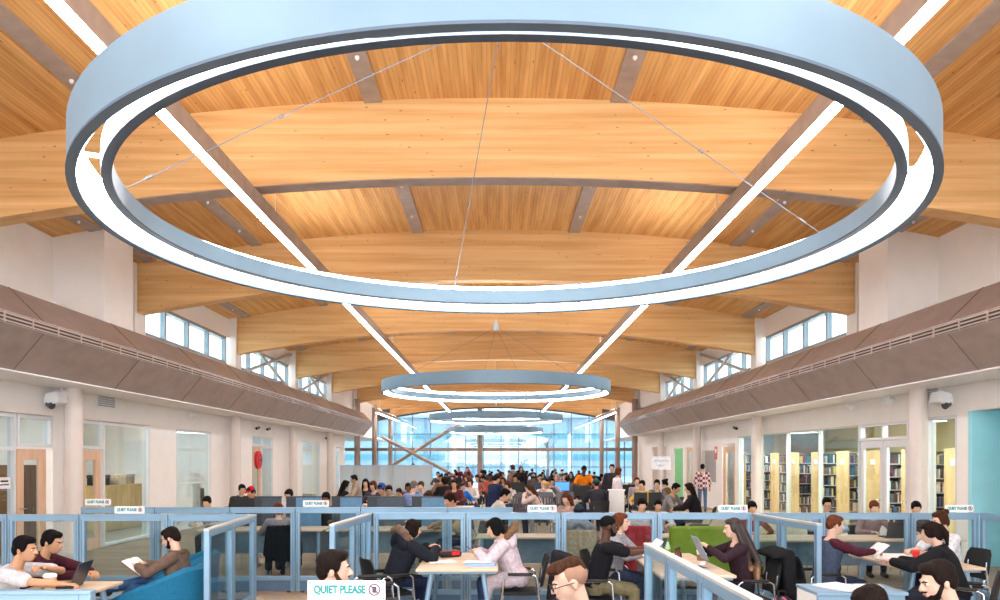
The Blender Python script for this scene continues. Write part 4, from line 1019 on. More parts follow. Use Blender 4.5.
# ---------------------------------------------------------------- things inside the side rooms
def cabinet(lab, lo, hi, m, nd=2, side=-1, name='cabinet'):
    t = thing(name, lab, 'cabinet', ((lo[0] + hi[0]) / 2, (lo[1] + hi[1]) / 2, 0)); w, l = (hi[0] - lo[0]) / 2, (hi[1] - lo[1]) / 2; h = hi[2]
    MB().b2((-w, -l, 0.02), (w, l, h - .03)).build('body', m, t, bev=.005); MB().b2((-w - .02, -l - .02, h - .03), (w + .02, l + .02, h)).build('top', m, t)
    x = -side * (w + .011)
    for k in range(nd):
        a = -l + 2 * l * k / nd; d_ = MB().b2((x - .01, a + .01, .06), (x + .01, a + 2 * l / nd - .01, h - .06)).build('door', m, t); MB().b2((x - side * .012 - .008, a + .06, h / 2 - .06), (x - side * .012 + .008, a + .08, h / 2 + .06)).build('handle', M_CHROME, d_)
    return t
cabinet('wooden reception cabinet inside the second left office window', (-11.3, 20.0, 0), (-10.2, 22.4, 1.22), M_PANELWOOD, 3)
cabinet('white cupboard standing inside the third left office window', (-9.6, 22.9, 0), (-9.1, 23.5, 1.2), M_WHITE)
cabinet('dark filing cabinet inside the third left office window', (-9.95, 23.7, 0), (-9.0, 24.4, 1.0), mat((60, 62, 70), .5))
cabinet('tall wooden bookcase cupboard inside the first left office', (-10.1, 14.9, 0), (-9.3, 15.6, 1.8), mat((120, 84, 52), .6))
for k, (x, y, z, c, lab) in enumerate(((-10.6, 20.4, 1.221, (40, 38, 46), 'dark box standing on the wooden reception cabinet'), (-10.5, 21.1, 1.221, (214, 200, 180), 'beige box standing on the wooden reception cabinet'), (-10.6, 21.8, 1.221, (150, 130, 110), 'brown box standing on the wooden reception cabinet'))):
    t = thing('storage_box', lab, 'box', (x, y, z)); MB().b2((-.2, -.2, 0), (.2, .2, .26)).build('carton', mat(c), t); MB().b2((-.21, -.21, .2), (.21, .21, .28)).build('lid', mat([min(255, v + 20) for v in c]), t)
# library stacks behind the right glazing
PAL = [(44, 62, 96), (120, 40, 44), (220, 214, 200), (60, 84, 66), (150, 116, 80), (36, 36, 44), (186, 178, 168), (88, 110, 150), (110, 80, 60), (210, 190, 120), (76, 50, 70), (50, 100, 120)]
NB = 0; BOOKME = [MB().b2((-w / 2, -.09, 0), (w / 2, .09, h)).build('tmp', M_WHITE) for w, h in ((.03, .22), (.042, .25), (.05, .2), (.036, .27), (.045, .23))]
BM = [o.data for o in BOOKME]
for o in BOOKME: bpy.data.objects.remove(o)
ords = ['first', 'second', 'third', 'fourth', 'fifth', 'sixth', 'seventh', 'eighth', 'ninth', 'tenth']
stuff = MB(); ys = [14.9 + 1.8 * k for k in range(10)]
for k, y in enumerate(ys):
    X0, X1 = 10.0, 13.4
    t = thing('bookcase', 'double-sided library bookcase with a pale wooden end panel, %s from the turquoise alcove' % ords[k], 'bookcase', (X0, y, 0), 0, 'library bookcases behind the glass')
    MB().b2((0, -.38, 0), (.04, .38, 2.15)).build('end_panel', M_PANELWOOD, t, bev=.005)
    MB().b2((.04, -.01, .05), (X1 - X0, .01, 2.1)).build('back', mat((60, 58, 60), .6), t)
    for q in range(6): MB().b2((.04, -.3, .08 + q * .34), (X1 - X0, .3, .105 + q * .34)).build('shelf', mat((190, 180, 170), .5), t)
    MB().b2((-.012, -.12, 1.78), (0, .12, 1.92)).build('label_holder', M_WHITE, t)
    for q in range(6):
        x = X0 + .06
        while x < X0 + 1.75:
            i = rnd.randrange(5); w, h = ((.03, .22), (.042, .25), (.05, .2), (.036, .27), (.045, .23))[i]
            zz = .1055 + q * .34
            if rnd.random() < .08: x += .09
            if NB < 300 and x < X0 + .62 and q >= 2 and 1 <= k <= 7:
                o = link('library_book', BM[i], mat(rnd.choice(PAL), .6)); o.location = (x + w / 2, y - .2, zz)
                tag(o, 'small book standing on a library shelf behind the glass wall', 'book', 'books on the library shelves'); NB += 1
            else: stuff.b2((x, y - .29, zz), (x + w, y - .11, zz + h))
            x += w + .004
m, nt, b = newmat('book_spines'); tc = nt.nodes.new('ShaderNodeTexCoord'); dv = nt.nodes.new('ShaderNodeVectorMath'); dv.operation = 'SNAP'; dv.inputs[1].default_value = (.045, .9, .34)
wn = nt.nodes.new('ShaderNodeTexWhiteNoise'); cr = nt.nodes.new('ShaderNodeValToRGB'); cr.color_ramp.interpolation = 'CONSTANT'
nt.links.new(tc.outputs['Object'], dv.inputs[0]); nt.links.new(dv.outputs[0], wn.inputs['Vector']); nt.links.new(wn.outputs['Value'], cr.inputs['Fac']); nt.links.new(cr.outputs['Color'], b.inputs['Base Color'])
for i in range(10):
    e = cr.color_ramp.elements[0] if i == 0 else (cr.color_ramp.elements[1] if i == 1 else cr.color_ramp.elements.new(i / 10)); e.position = i / 10; e.color = lin(PAL[i])
tag(stuff.build('library_books', m), 'remaining rows of books deep in the library stacks behind the glass', 'books', 'books on the library shelves', 'stuff')
# ---------------------------------------------------------------- people in the glass booths
def at_local(o, p):
    s = o.scale.x; return V(o.location) + Matrix.Rotation(o.rotation_euler.z, 3, 'Z') @ (V(p) * s)
VC = [None]
def seat_chair(o, lab, seatm=None, dy=-.02):
    p = at_local(o, (0, dy, 0)); rz = math.degrees(o.rotation_euler.z)
    sc = min(1.02, o.scale.x)
    if VC[0] is None: VC[0] = visitor_chair(lab, p, rz, s=sc)
    else: dup(VC[0], lab, p, rz, s=sc)
    return p
TB = dict(rh=(.16, .52, .79), lh=(-.16, .52, .79))
p1 = person('person in a white polo shirt leaning on the table with a hand at the chin', 25, 6.85, 535, -90, dict(lean=44, pitch=6, rh=(.12, .84, .81), lh=(-.05, .56, .93)), ('short', 'black'), 'tan', ('tee', (214, 217, 226)), (50, 60, 84), True)
p2 = person('person in a maroon jumper leaning over the table beside the white polo shirt', 52, 7.5, 529.5, -92, dict(lean=38, pitch=14, rh=(.1, .74, .79), lh=(-.14, .72, .79)), ('short', 'black'), 'tan', ('sweater', (74, 28, 42)), (40, 44, 60), True)
p3 = person('bearded person in a brown jumper reading a book in the teal tub chair', 171, 7.75, 527, 90, dict(lean=2, pitch=24, rh=(.12, .42, .84), lh=(-.12, .42, .84), legs={'r': ((.1, .45, .75), (.04, .86, .66)), 'l': ((-.12, .46, .7), (-.06, .84, .3))}), ('short', 'dark'), 'pale', ('sweater', (112, 92, 80)), (58, 92, 140), True, beard='dark', glasses=True)
p4 = person('bearded person with short brown hair behind the large QUIET PLEASE sign', 334, 4.75, 549, -82, dict(lean=18, pitch=2, **TB), ('quiff', 'dark'), 'pale', ('long', (70, 76, 90)), (40, 44, 60), True, beard='brown')
p5 = person('person in a black parka with a fur-trimmed hood, seen from behind at the pale table', 413, 8.95, 519, -58, dict(lean=24, pitch=16, rh=(.14, .54, .86), lh=(-.12, .56, .86)), ('bob', 'dark'), 'asian', ('parka', (30, 34, 44)), (40, 52, 84), True, hood=True, fur=(112, 88, 74))
p6 = person('person with black hair in a pale pink winter coat writing at the table', 495, 8.85, 518, 90, dict(lean=20, pitch=26, rh=(.1, .46, .84), lh=(-.1, .48, .84)), ('bob', 'black'), 'asian', ('coat', (222, 206, 216)), (44, 62, 100), True, hood=True, fur=(118, 88, 60))
p7 = person('person with glasses and swept brown hair shaved at the sides, bottom middle', 570, 4.3, 559.5, 98, dict(lean=20, pitch=18, **TB), ('undercut', 'brown'), 'pale', ('jacket', (40, 46, 56)), (40, 44, 60), True, glasses=True)
p8 = person('person in a black T-shirt holding a white book at the table', 609, 8.3, 515.5, -90, dict(lean=13, pitch=6, rh=(.1, .62, .93), lh=(-.1, .62, .93)), ('crop', 'black'), 'dark', ('tee', (22, 22, 28)), (120, 114, 86), True, beard='black', glasses=True)
p9 = person('person with tied reddish hair in a grey hoodie with a red print', 621, 9.2, 512.5, -112, dict(lean=10, pitch=4, rh=(.14, .46, .8), lh=(-.14, .46, .8)), ('pony', 'red'), 'pale', ('sweater', (168, 172, 182)), (50, 60, 84), True, inner=(200, 34, 50))
m, nt, b = newmat('ombre_hair'); b.inputs['Roughness'].default_value = .55
tc = nt.nodes.new('ShaderNodeTexCoord'); sp = nt.nodes.new('ShaderNodeSeparateXYZ'); cr = nt.nodes.new('ShaderNodeValToRGB'); nz = nt.nodes.new('ShaderNodeTexNoise'); nz.inputs['Scale'].default_value = 26
ad = nt.nodes.new('ShaderNodeMath'); ad.operation = 'MULTIPLY_ADD'; ad.inputs[1].default_value = .25
nt.links.new(tc.outputs['Object'], sp.inputs[0]); nt.links.new(tc.outputs['Object'], nz.inputs['Vector']); nt.links.new(nz.outputs['Fac'], ad.inputs[0]); nt.links.new(sp.outputs['Z'], ad.inputs[2]); nt.links.new(ad.outputs[0], cr.inputs['Fac']); nt.links.new(cr.outputs['Color'], b.inputs['Base Color'])
cr.color_ramp.elements[0].position = .86; cr.color_ramp.elements[0].color = lin((168, 128, 90)); cr.color_ramp.elements[1].position = 1.24; cr.color_ramp.elements[1].color = lin((40, 28, 26))
p10 = person('person with very long dark hair fading to blond, holding a grey tablet', 733, 8.35, 517.5, 92, dict(lean=10, pitch=8, rh=(.1, .46, .96), lh=(-.1, .46, .96)), ('verylong', 'dark', m), 'pale', ('long', (54, 36, 46)), (36, 38, 50), True)
p11 = person('person with short reddish hair in a navy vest over maroon sleeves', 835, 8.8, 514.5, -90, dict(lean=10, pitch=12, rh=(.1, .58, .86), lh=(-.12, .58, .84)), ('short', 'red'), 'pale', ('long', (84, 34, 52)), (36, 44, 66), True, vest=(72, 84, 108))
p12 = person('person in a black high-collared jacket with tied brown hair, back to the camera', 931, 7.95, 521.5, 52, dict(lean=22, pitch=16, rh=(.1, .58, .83), lh=(-.14, .62, .83)), ('pony', 'dark'), 'pale', ('jacket', (26, 27, 32)), (40, 42, 52), True)
p13 = person('person with a hair bun in a white top beside the table with the red cup', 940, 9.25, 510.5, 97, dict(lean=14, pitch=14, rh=(.14, .5, .8), lh=(-.14, .5, .8)), ('bun', 'brown'), 'pale', ('tee', (226, 230, 238)), (60, 70, 96), True)
p14 = person('bearded person in a navy shirt bending forward at the bottom right corner', 938, 4.55, 559.5, 88, dict(lean=30, pitch=16, rh=(.14, .6, .79), lh=(-.14, .6, .79)), ('quiff', 'dark'), 'pale', ('long', (40, 50, 88)), (40, 44, 60), True, beard='dark')
p15 = person('person of whom only dark rounded hair shows at the bottom edge', 871, 4.0, 584.5, 20, dict(lean=22, pitch=20, **TB), ('bob', 'dark'), 'asian', ('sweater', (60, 56, 66)))
for o, lab in ((p5, 'black chair under the person in the black parka'), (p6, 'black mesh chair under the person in the pale pink coat'), (p1, 'black chair under the person in the white polo shirt'), (p2, 'black chair under the person in the maroon jumper'), (p4, 'black chair under the bearded person behind the QUIET PLEASE sign'), (p7, 'black chair under the person with glasses at the bottom middle'), (p8, 'black chair under the person in the black T-shirt'), (p9, 'black chair under the person in the grey and red hoodie'), (p10, 'black chair under the person with very long hair'), (p11, 'black chair with metal arms under the person in the navy vest'), (p12, 'black chair under the person in the black high-collared jacket'), (p13, 'black chair under the person in the white top with a bun'), (p14, 'black chair under the bearded person in the navy shirt'), (p15, 'black chair under the person at the bottom edge')):
    seat_chair(o, lab, dy=-.06)
dup(VC[0], 'empty black chair with metal arms in front of the black parka', (-1.25, 7.85, 0), -75)
# what they hold and hang on the chairs
open_book('open book with a brown leather cover held by the bearded reader', M4(at_local(p3, (0, .46, .925)), 90, 38))
open_book('open white book held by the person in the black T-shirt', M4(at_local(p8, (0, .66, 1.0)), -90, 50), cover=(230, 230, 232))
open_book('open white booklet held by the person in the navy vest', M4(at_local(p11, (0, .66, .945)), -90, 40), .14, .2, (235, 235, 236))
t = thing('tablet', 'grey tablet held up by the person with very long hair', 'tablet'); t.matrix_world = M4(at_local(p10, (0, .53, 1.03)), 92, 64)
MB().b2((-.13, -.14, -.006), (.13, .14, .004)).build('case', mat((150, 160, 176), .5), t, bev=.004); MB().b2((-.115, -.125, .0045), (.115, .125, .006)).build('screen', mat((70, 76, 88), .15), t)
t = thing('pen', 'dark pen in the hand of the person in the pale pink coat', 'pen'); t.matrix_world = M4(at_local(p6, (.05, .56, .93)), 90, -50); MB().capsule((0, 0, -.05), (0, 0, .07), .005).build('barrel', M_BLACK, t); MB().capsule((0, 0, .04), (0, 0, .072), .0062).build('cap', mat((60, 70, 120)), t)
def draped(lab, p, rz, col, w=.44, z0=.3, z1=.9):
    mb = MB(); r_ = random.Random(len(lab))
    for k in range(7):
        x = -w / 2 + w * k / 6; mb.capsule((x, -.36 + r_.uniform(-.02, .02), z1), (x * 1.08, -.4 + r_.uniform(-.03, .03), z0 + r_.uniform(0, .16)), .05, .06); mb.capsule((x, -.34, z1), (x, -.2, z1 - .03), .045, .03)
    for s in (-1, 1): mb.capsule((s * w * .5, -.34, z1 - .04), (s * w * .62, -.34, z0 + .2), .055, .045)
    o = link('jacket', blob(mb, 'jacket', .014, 3), cloth(col)); o.location = p; o.rotation_euler = (0, 0, R(rz)); return tag(o, lab, 'jacket')
draped('black jacket hanging on the chair of the person with very long hair', at_local(p10, (0, -.05, 0)), 92, (24, 25, 30))
draped('black jacket with maroon lining hanging on the chair of the person in the black T-shirt', at_local(p8, (0, -.05, 0)), -90, (30, 28, 36), .4, .22, .86)
t = thing('backpack', 'patterned backpack with turquoise patches on the floor behind the long-haired person', 'backpack', (3.02, 8.05, 0), 20)
mb = MB(); mb.ell((0, 0, .24), (.17, .12, .235)); mb.ell((0, -.09, .16), (.13, .07, .13)); mb.v = [(x, y, max(z, .004)) for x, y, z in mb.v]
m, nt, b = newmat('patterned_fabric'); tc = nt.nodes.new('ShaderNodeTexCoord'); vo = nt.nodes.new('ShaderNodeTexVoronoi'); vo.inputs['Scale'].default_value = 13; cr = nt.nodes.new('ShaderNodeValToRGB'); cr.color_ramp.interpolation = 'CONSTANT'
nt.links.new(tc.outputs['Object'], vo.inputs['Vector']); nt.links.new(vo.outputs['Color'], cr.inputs['Fac']); nt.links.new(cr.outputs['Color'], b.inputs['Base Color'])
for i, cc in enumerate(((30, 30, 40), (60, 160, 170), (30, 30, 40), (190, 90, 140))):
    e = cr.color_ramp.elements[i] if i < 2 else cr.color_ramp.elements.new(.5 + .2 * i - .2); e.position = (0, .45, .58, .72)[i]; e.color = lin(cc)
link('bag', blob(mb, 'bag', .012, 2), m, t); MB().tube([(-.05, .02, .46), (-.04, .02, .52), (.04, .02, .52), (.05, .02, .46)], .012).build('handle', M_BLACK, t)
for s in (-1, 1): MB().tube([(s * .08, .1, .42), (s * .1, .17, .3), (s * .09, .12, .08)], .016).build('strap', M_BLACK, t)

# ---------------------------------------------------------------- the reading hall beyond
def simple_chair(lab, loc, rz, col=(40, 42, 48)):
    t = thing('study_chair', lab, 'chair', loc, rz, 'plain chairs of the reading hall'); mm = mat(col, .6)
    MB().b2((-.21, -.2, .4), (.21, .22, .44)).build('seat', mm, t, bev=.012); rings = []
    for z, yo in ((.56, -.25), (.7, -.27), (.84, -.31)): rings.append([V((x, yo - .05 * (1 - (x / .2) ** 2), z)) for x in (-.2, -.1, 0, .1, .2)] + [V((x, yo - .02 - .05 * (1 - (x / .2) ** 2), z)) for x in (.2, .1, 0, -.1, -.2)])
    MB().loft(rings).build('backrest', mm, t, True)
    for sx in (-1, 1):
        MB().tube([(sx * .19, .2, .42), (sx * .22, .24, 0)], .011, 6).build('leg', M_CHROME, t); MB().tube([(sx * .19, -.29, .7), (sx * .19, -.24, .5), (sx * .19, -.17, .42), (sx * .22, -.27, 0)], .011, 6).build('leg', M_CHROME, t)
    return t
SCH = [None]
def put_chair(lab, p, rz, s=1):
    if SCH[0] is None: SCH[0] = simple_chair(lab, p, rz); SCH[0].scale = (s, s, s); return SCH[0]
    return dup(SCH[0], lab, p, rz, s=s)
POSES = {
 'a': dict(lean=14, pitch=14, rh=(.16, .48, .8), lh=(-.16, .48, .8)),
 'b': dict(lean=26, pitch=22, rh=(.14, .56, .8), lh=(-.18, .54, .8)),
 'c': dict(lean=2, pitch=2),
 'd': dict(lean=24, pitch=26, rh=(.1, .42, 1.06), lh=(-.1, .44, 1.02)),
 's': dict(seat=False, lean=2, pitch=6),
 't': dict(seat=False, lean=8, pitch=14, rh=(.16, .36, 1.08), lh=(-.16, .36, 1.08)),
}
CROWN = {k: (lambda J: (J['H'] + J['M'] @ V((0, -.02, .13))).z)(pose(**v)) for k, v in POSES.items()}
CROWN['s'] = 1.72
CROWD = []
SPOTS = [V((WX(616.5, 20.5), 20.5, 0)), V((WX(661, 19), 19, 0))]
RECTS = [(-5, -.75, 12.7, 14.25), (3.6, 6.9, 11.2, 12), (1.75, 3.3, 11.7, 12.25), (-.3, 1, 11.6, 12.2), (.3, 2.1, 18.9, 22.3)]
MON = ((562, 26, .73, 180, emit((60, 120, 210), 1.1), 'computer monitor with a glowing blue picture near the orange T-shirt'), (535, 24.6, .73, 180, None, 'dark monitor left of the head held in both hands'), (517, 25.6, .73, 0, None, 'dark monitor above the slatted grey chairs'), (581, 22.4, .73, 0, mat((90, 110, 140), .3), 'slate blue monitor below the orange T-shirt'), (640.5, 17.5, .73, 0, None, 'wide black monitor left of the help sign pole'), (655, 17.5, .73, 0, None, 'wide black monitor directly behind the help sign pole'), (474, 25.5, .73, 180, emit((200, 215, 225), .8), 'bright white monitor right of the bright blue jacket'), (245, 14.9, .73, 0, None, 'black monitor in front of the dark olive jacket'), (627, 23, .73, 0, None, 'black monitor just right of the podium person'))
RECTS += [(WX(m_[0], m_[1]) - .34, WX(m_[0], m_[1]) + .34, m_[1] - .2, m_[1] + .2) for m_ in MON]
def crowd(lab, px, y, face, pk, hair, sk, top, z=None, chair=True, **kw):
    seat = pk not in 'st'; z = z or CROWN[pk]
    d0 = kw.pop('d', None) or (1.9 - z) * F / (y - 460)
    M_ = Matrix.Rotation(R(face), 3, 'Z'); off = M_ @ pose(**POSES[pk])['H']; fw = M_ @ V((0, 1, 0)); best = None
    for k in [0, 1, 2, -1, 3, 4, -2, 5, 6, -3, 7, 8, -4, 9, 10, -5] + list(range(11, 24)):
        d = d0 * (1 + .012 * k)
        q = V((WX(px, d) - off.x, d - off.y, 0)); mine = [q - fw * .12, q + fw * .14, q + fw * .4] if seat else [q]
        m_ = min([(p_ - r_).length for p_ in mine for r_ in SPOTS] + [9])
        for x0, x1, y0, y1 in RECTS:
            if x0 - .3 < q.x < x1 + .3 and y0 - .3 < q.y < y1 + .3: m_ -= 1
        if best is None or m_ > best[0] + .03: best = (m_, d, mine)
        if m_ > .56: break
    d = best[1]; SPOTS.extend(best[2])
    o = person('person ' + lab, px, d, y, face, POSES[pk], hair, sk, top, kw.pop('legs_c', (52, 58, 76)), **kw)
    CROWD.append((o, seat, face))
    if seat and o.location.y < 26: put_chair('dark chair under the person ' + lab, at_local(o, (0, -.05, 0)), face, min(1.02, o.scale.x))
    return o
LG, BK, NV = (176, 178, 186), (34, 34, 40), (40, 52, 86)
C_ = crowd
C_('in a light blue shirt with grey hair, seen from behind', 414, 480.5, -15, 'a', ('short', 'grey'), 'pale', ('long', (138, 160, 206)), d=18)
C_('with reddish hair and grey top behind the rear glass row', 278, 502, 25, 'a', ('bob', 'red'), 'pale', ('long', (150, 146, 156)), d=12.4)
C_('in a grey hooded jumper and dark beanie, back to camera', 579, 505, -5, 'a', ('short', 'dark'), 'pale', ('sweater', (150, 158, 170)), hat=('beanie', (44, 62, 70)), hood=True, d=11.4)
C_('with black hair facing the camera just below the help sign', 642, 498, 180, 'b', ('short', 'black'), 'asian', ('long', (226, 226, 232)), z=1.27)
C_('with glasses and light blue shirt before the library glass', 827, 497, 172, 'a', ('short', 'black'), 'asian', ('long', (168, 200, 232)), z=1.29, glasses=True)
C_('with reddish hair bending down in front of the library door', 874, 500.5, 176, 'b', ('short', 'red'), 'pale', ('long', (150, 120, 120)), z=1.24)
C_('with black hair bent low beside the library column', 916, 501, 170, 'b', ('short', 'black'), 'asian', ('long', (60, 56, 64)), z=1.23)
C_('with dark hair half hidden by the small right-hand sign', 752, 501, 180, 'b', ('short', 'black'), 'asian', ('long', (150, 70, 70)), z=1.23)
C_('bending low at the left end of the desk screens', 207, 496, 175, 'b', ('short', 'black'), 'asian', ('long', (206, 200, 204)), z=1.25)
C_('with black hair and dark olive jacket beside the red cap', 242, 484, -140, 'a', ('short', 'black'), 'asian', ('jacket', (62, 58, 50)), z=1.36)
C_('in a bright red cap sitting beside the dark olive jacket', 251, 486.5, 150, 'b', ('short', 'dark'), 'tan', ('long', (60, 60, 70)), hat=('cap', (214, 30, 44)))
C_('with black hair and white shirt below the left columns', 289, 489, 170, 'b', ('short', 'black'), 'asian', ('long', (226, 226, 230)))
C_('with dark hair behind the screens, below the tan jacket', 326, 492, 180, 'b', ('short', 'black'), 'brown', ('long', (64, 58, 60)))
C_('with long dark hair in black beside the tan jacket', 346, 480, -60, 'a', ('long', 'black'), 'asian', ('jacket', BK))
C_('in a tan jacket standing over the frosted screen table', 354, 477.5, 100, 't', ('short', 'dark'), 'tan', ('jacket', (176, 156, 140)), z=1.45)
C_('with long black hair, second right of the tan jacket', 365.5, 478.5, 180, 'a', ('long', 'black'), 'asian', ('long', (40, 40, 48)))
C_('with orange brown hair in front of the frosted screen', 373, 480.5, 160, 'a', ('bob', 'red'), 'pale', ('long', (70, 70, 84)))
C_('in a blue beanie in front of the frosted screen', 381.5, 483.5, 150, 'a', ('short', 'dark'), 'tan', ('long', (44, 40, 48)), hat=('beanie', (52, 84, 160)))
C_('with black hair right of the blue beanie', 389, 485, 190, 'b', ('short', 'black'), 'asian', ('long', (38, 36, 42)))
C_('in a red jacket bending low beside the light blue shirt', 399, 489, 150, 'b', ('short', 'dark'), 'tan', ('jacket', (196, 34, 54)), d=19.4)
C_('in dark red behind the light blue shirt', 408, 482.5, 180, 'a', ('bob', 'dark'), 'brown', ('long', (96, 34, 46)))
C_('with short fair hair facing the light blue shirt', 421, 481, 165, 'a', ('short', 'brown'), 'pale', ('long', (60, 64, 80)))
C_('with brown hair bent low right of the light blue shirt', 429, 490.5, 175, 'b', ('short', 'brown'), 'pale', ('long', (130, 110, 100)))
C_('in black with big curly hair, left of the blue jacket', 445, 477.5, 10, 'a', ('afro', 'dark'), 'brown', ('parka', (28, 27, 30)))
C_('in a beige jacket bending before the big curly hair', 450, 493, 120, 'b', ('short', 'dark'), 'tan', ('jacket', (190, 172, 140)))
C_('in a bright blue jacket and a cap', 463, 482, -140, 'a', ('short', 'brown'), 'pale', ('jacket', (36, 118, 214)), d=21.5, hat=('cap', (86, 66, 56)))
C_('in white at the table behind the bright blue jacket', 470, 478, 160, 'a', ('bob', 'brown'), 'pale', ('long', (224, 214, 206)))
C_('standing in red beside the foot of the cross brace', 459, 467, -170, 's', ('short', 'black'), 'asian', ('long', (120, 40, 56)), d=42)
C_('standing in rose left of the brown middle column', 467.5, 467, 170, 's', ('short', 'dark'), 'tan', ('long', (170, 96, 100)), d=42)
C_('with large black hair right of the brown middle column', 484, 470.5, 20, 'c', ('afro', 'black'), 'dark', ('jacket', (54, 50, 60)))
C_('with black hair and an orange collar behind the navy jacket', 490, 473, 180, 'c', ('short', 'black'), 'dark', ('long', (210, 110, 80)))
C_('standing in a large navy jacket bending toward the table', 497, 474, -50, 't', ('short', 'dark'), 'tan', ('parka', (34, 44, 76)), z=1.56)
C_('in a white and yellow jacket just before the navy jacket', 505, 488.5, -85, 'b', ('short', 'black'), 'asian', ('jacket', (228, 220, 206)), d=15)
C_('standing in grey brown at the far glass', 512.5, 464.5, 60, 's', ('bob', 'brown'), 'pale', ('jacket', (126, 104, 96)), z=1.71)
C_('standing with long black hair at the far glass', 521, 466, 180, 's', ('long', 'black'), 'asian', ('jacket', (34, 32, 40)), z=1.65)
C_('in white, first right of the standing long black hair', 526, 472, 175, 'c', ('short', 'black'), 'asian', ('long', (214, 214, 220)))
C_('in grey, second right of the standing long black hair', 533, 472, 185, 'c', ('short', 'black'), 'tan', ('long', (96, 90, 100)))
C_('with dark hair bent behind the far monitors', 540, 474, 180, 'b', ('short', 'black'), 'asian', ('long', (44, 42, 52)))
C_('with brown hair leaning over left of the striped chairs', 508, 481, 120, 'b', ('bob', 'brown'), 'pale', ('long', (200, 190, 180)))
C_('with long brown hair leaning on a hand near the monitors', 530, 483.5, 80, 'd', ('long', 'brown'), 'pale', ('long', (214, 190, 180)))
C_('with blond brown hair and both hands at the head', 544, 480.5, 170, 'd', ('bob', 'blond'), 'pale', ('long', (232, 228, 226)))
C_('with black hair behind the glowing blue monitor', 552, 477.5, 180, 'b', ('short', 'black'), 'asian', ('long', (190, 190, 198)))
C_('with dark hair left of the orange T-shirt', 564, 473, 190, 'c', ('short', 'black'), 'asian', ('long', (190, 196, 200)))
C_('with long black hair right beside the orange T-shirt', 571, 471.5, 170, 'c', ('long', 'black'), 'asian', ('jacket', (40, 38, 44)))
C_('standing in a bright orange T-shirt', 584, 465.5, 180, 't', ('short', 'black'), 'dark', ('tee', (244, 132, 20)), z=1.73)
C_('in a dark green cap and charcoal coat, seen from behind', 596, 479, 8, 'a', ('short', 'dark'), 'tan', ('jacket', (54, 54, 62)), hat=('beanie', (26, 84, 88)), z=1.4)
C_('with brown hair and white shirt by the green cap', 589, 482, 150, 'a', ('short', 'dark'), 'brown', ('long', (230, 230, 232)), d=24)
C_('with long reddish hair bending in front of the grey chairs', 566, 492.5, 150, 'b', ('long', 'red'), 'pale', ('long', (200, 170, 160)), z=1.28)
C_('in a maroon jacket behind the lectern', 605, 477, 170, 'b', ('short', 'dark'), 'brown', ('jacket', (92, 62, 66)))
C_('standing with a black backpack near the right end column', 612, 463.8, 160, 's', ('short', 'black'), 'asian', ('jacket', (54, 52, 60)), z=1.78, bag=(30, 30, 36))
C_('standing in a white blouse behind the podium', 618.5, 467.5, -75, 's', ('bob', 'red'), 'pale', ('long', (232, 222, 226)), z=1.69)
C_('with reddish hair behind the dark monitors near the black door', 637, 477, 180, 'c', ('short', 'red'), 'pale', ('long', (180, 170, 176)))
C_('with black hair in yellow behind the dark monitors', 642, 480, 140, 'a', ('short', 'black'), 'asian', ('long', (214, 176, 70)))
C_('with black hair seated left of the help sign pole', 657, 479.3, 160, 'a', ('short', 'black'), 'asian', ('long', (120, 110, 120)))
C_('in an olive jacket and hair bun by the help sign', 664.5, 479, 60, 'a', ('bun', 'black'), 'asian', ('jacket', (126, 100, 34)), z=1.33)
C_('in grey reading papers opposite the black coat', 676, 483, -130, 'b', ('short', 'black'), 'tan', ('long', (150, 146, 146)))
C_('with long dark hair in a black coat at the papers', 689, 482.5, 70, 'a', ('long', 'dark'), 'pale', ('jacket', (32, 28, 34)))
C_('with fair hair and rosy top just right of the podium', 630, 485, 150, 'a', ('bob', 'blond'), 'pale', ('long', (214, 190, 186)), z=1.18)
C_('with dark hair bent lowest, just below the help sign', 658, 503.5, 175, 'b', ('short', 'black'), 'asian', ('long', (226, 226, 234)), d=14.2)
m, nt, b = newmat('plaid'); b.inputs['Roughness'].default_value = .9
tc = nt.nodes.new('ShaderNodeTexCoord'); ck = nt.nodes.new('ShaderNodeTexChecker'); ck.inputs['Scale'].default_value = 11; ck.inputs['Color1'].default_value = lin((118, 46, 62)); ck.inputs['Color2'].default_value = lin((226, 206, 206))
nt.links.new(tc.outputs['Object'], ck.inputs['Vector']); nt.links.new(ck.outputs['Color'], b.inputs['Base Color'])
person('person standing in a red and white plaid shirt and blue jeans by the right wall', 702.5, 28, 463.8, -15, dict(seat=False, lean=1, pitch=0), ('short', 'black'), 'pale', ('long', m), (92, 116, 152))
for px, y, z, lab, tc_ in ((404, 464.6, 1.68, 'in dark blue standing beyond the frosted screen', (50, 56, 80)), (413, 463.2, 1.74, 'in black standing beyond the frosted screen', BK)):
    C_(lab, px, y, 150, 's', ('short', 'black'), 'asian', ('jacket', tc_), d=46)
for px, y, lab, tc_, hc in ((438, 471.5, 'in dark brown, first right of the frosted screen', (80, 70, 66), 'black'), (441, 474.5, 'in tan, second right of the frosted screen', (150, 120, 96), 'dark'), (446, 473, 'in grey, third right of the frosted screen', (60, 56, 60), 'black'), (454, 479, 'with dark hair in dark red under the cross brace', (96, 44, 46), 'black'), (477, 474.5, 'in a rose shirt left of the brown middle column', (200, 120, 110), 'dark'), (515, 474.5, 'with dark hair below the standing long black hair', (70, 64, 74), 'black'), (548, 478.5, 'with dark hair left of the glowing blue monitor', (90, 84, 92), 'dark'), (577.5, 474, 'with brown hair half hidden by the orange T-shirt', (120, 90, 90), 'dark')):
    C_(lab, px, y, 175, 'a', ('short', hc), 'tan', ('long', tc_))
ORD = ['first', 'second', 'third', 'fourth', 'fifth', 'sixth', 'seventh', 'eighth', 'ninth', 'tenth', 'eleventh', 'twelfth', 'thirteenth', 'fourteenth']
rr = random.Random(21)
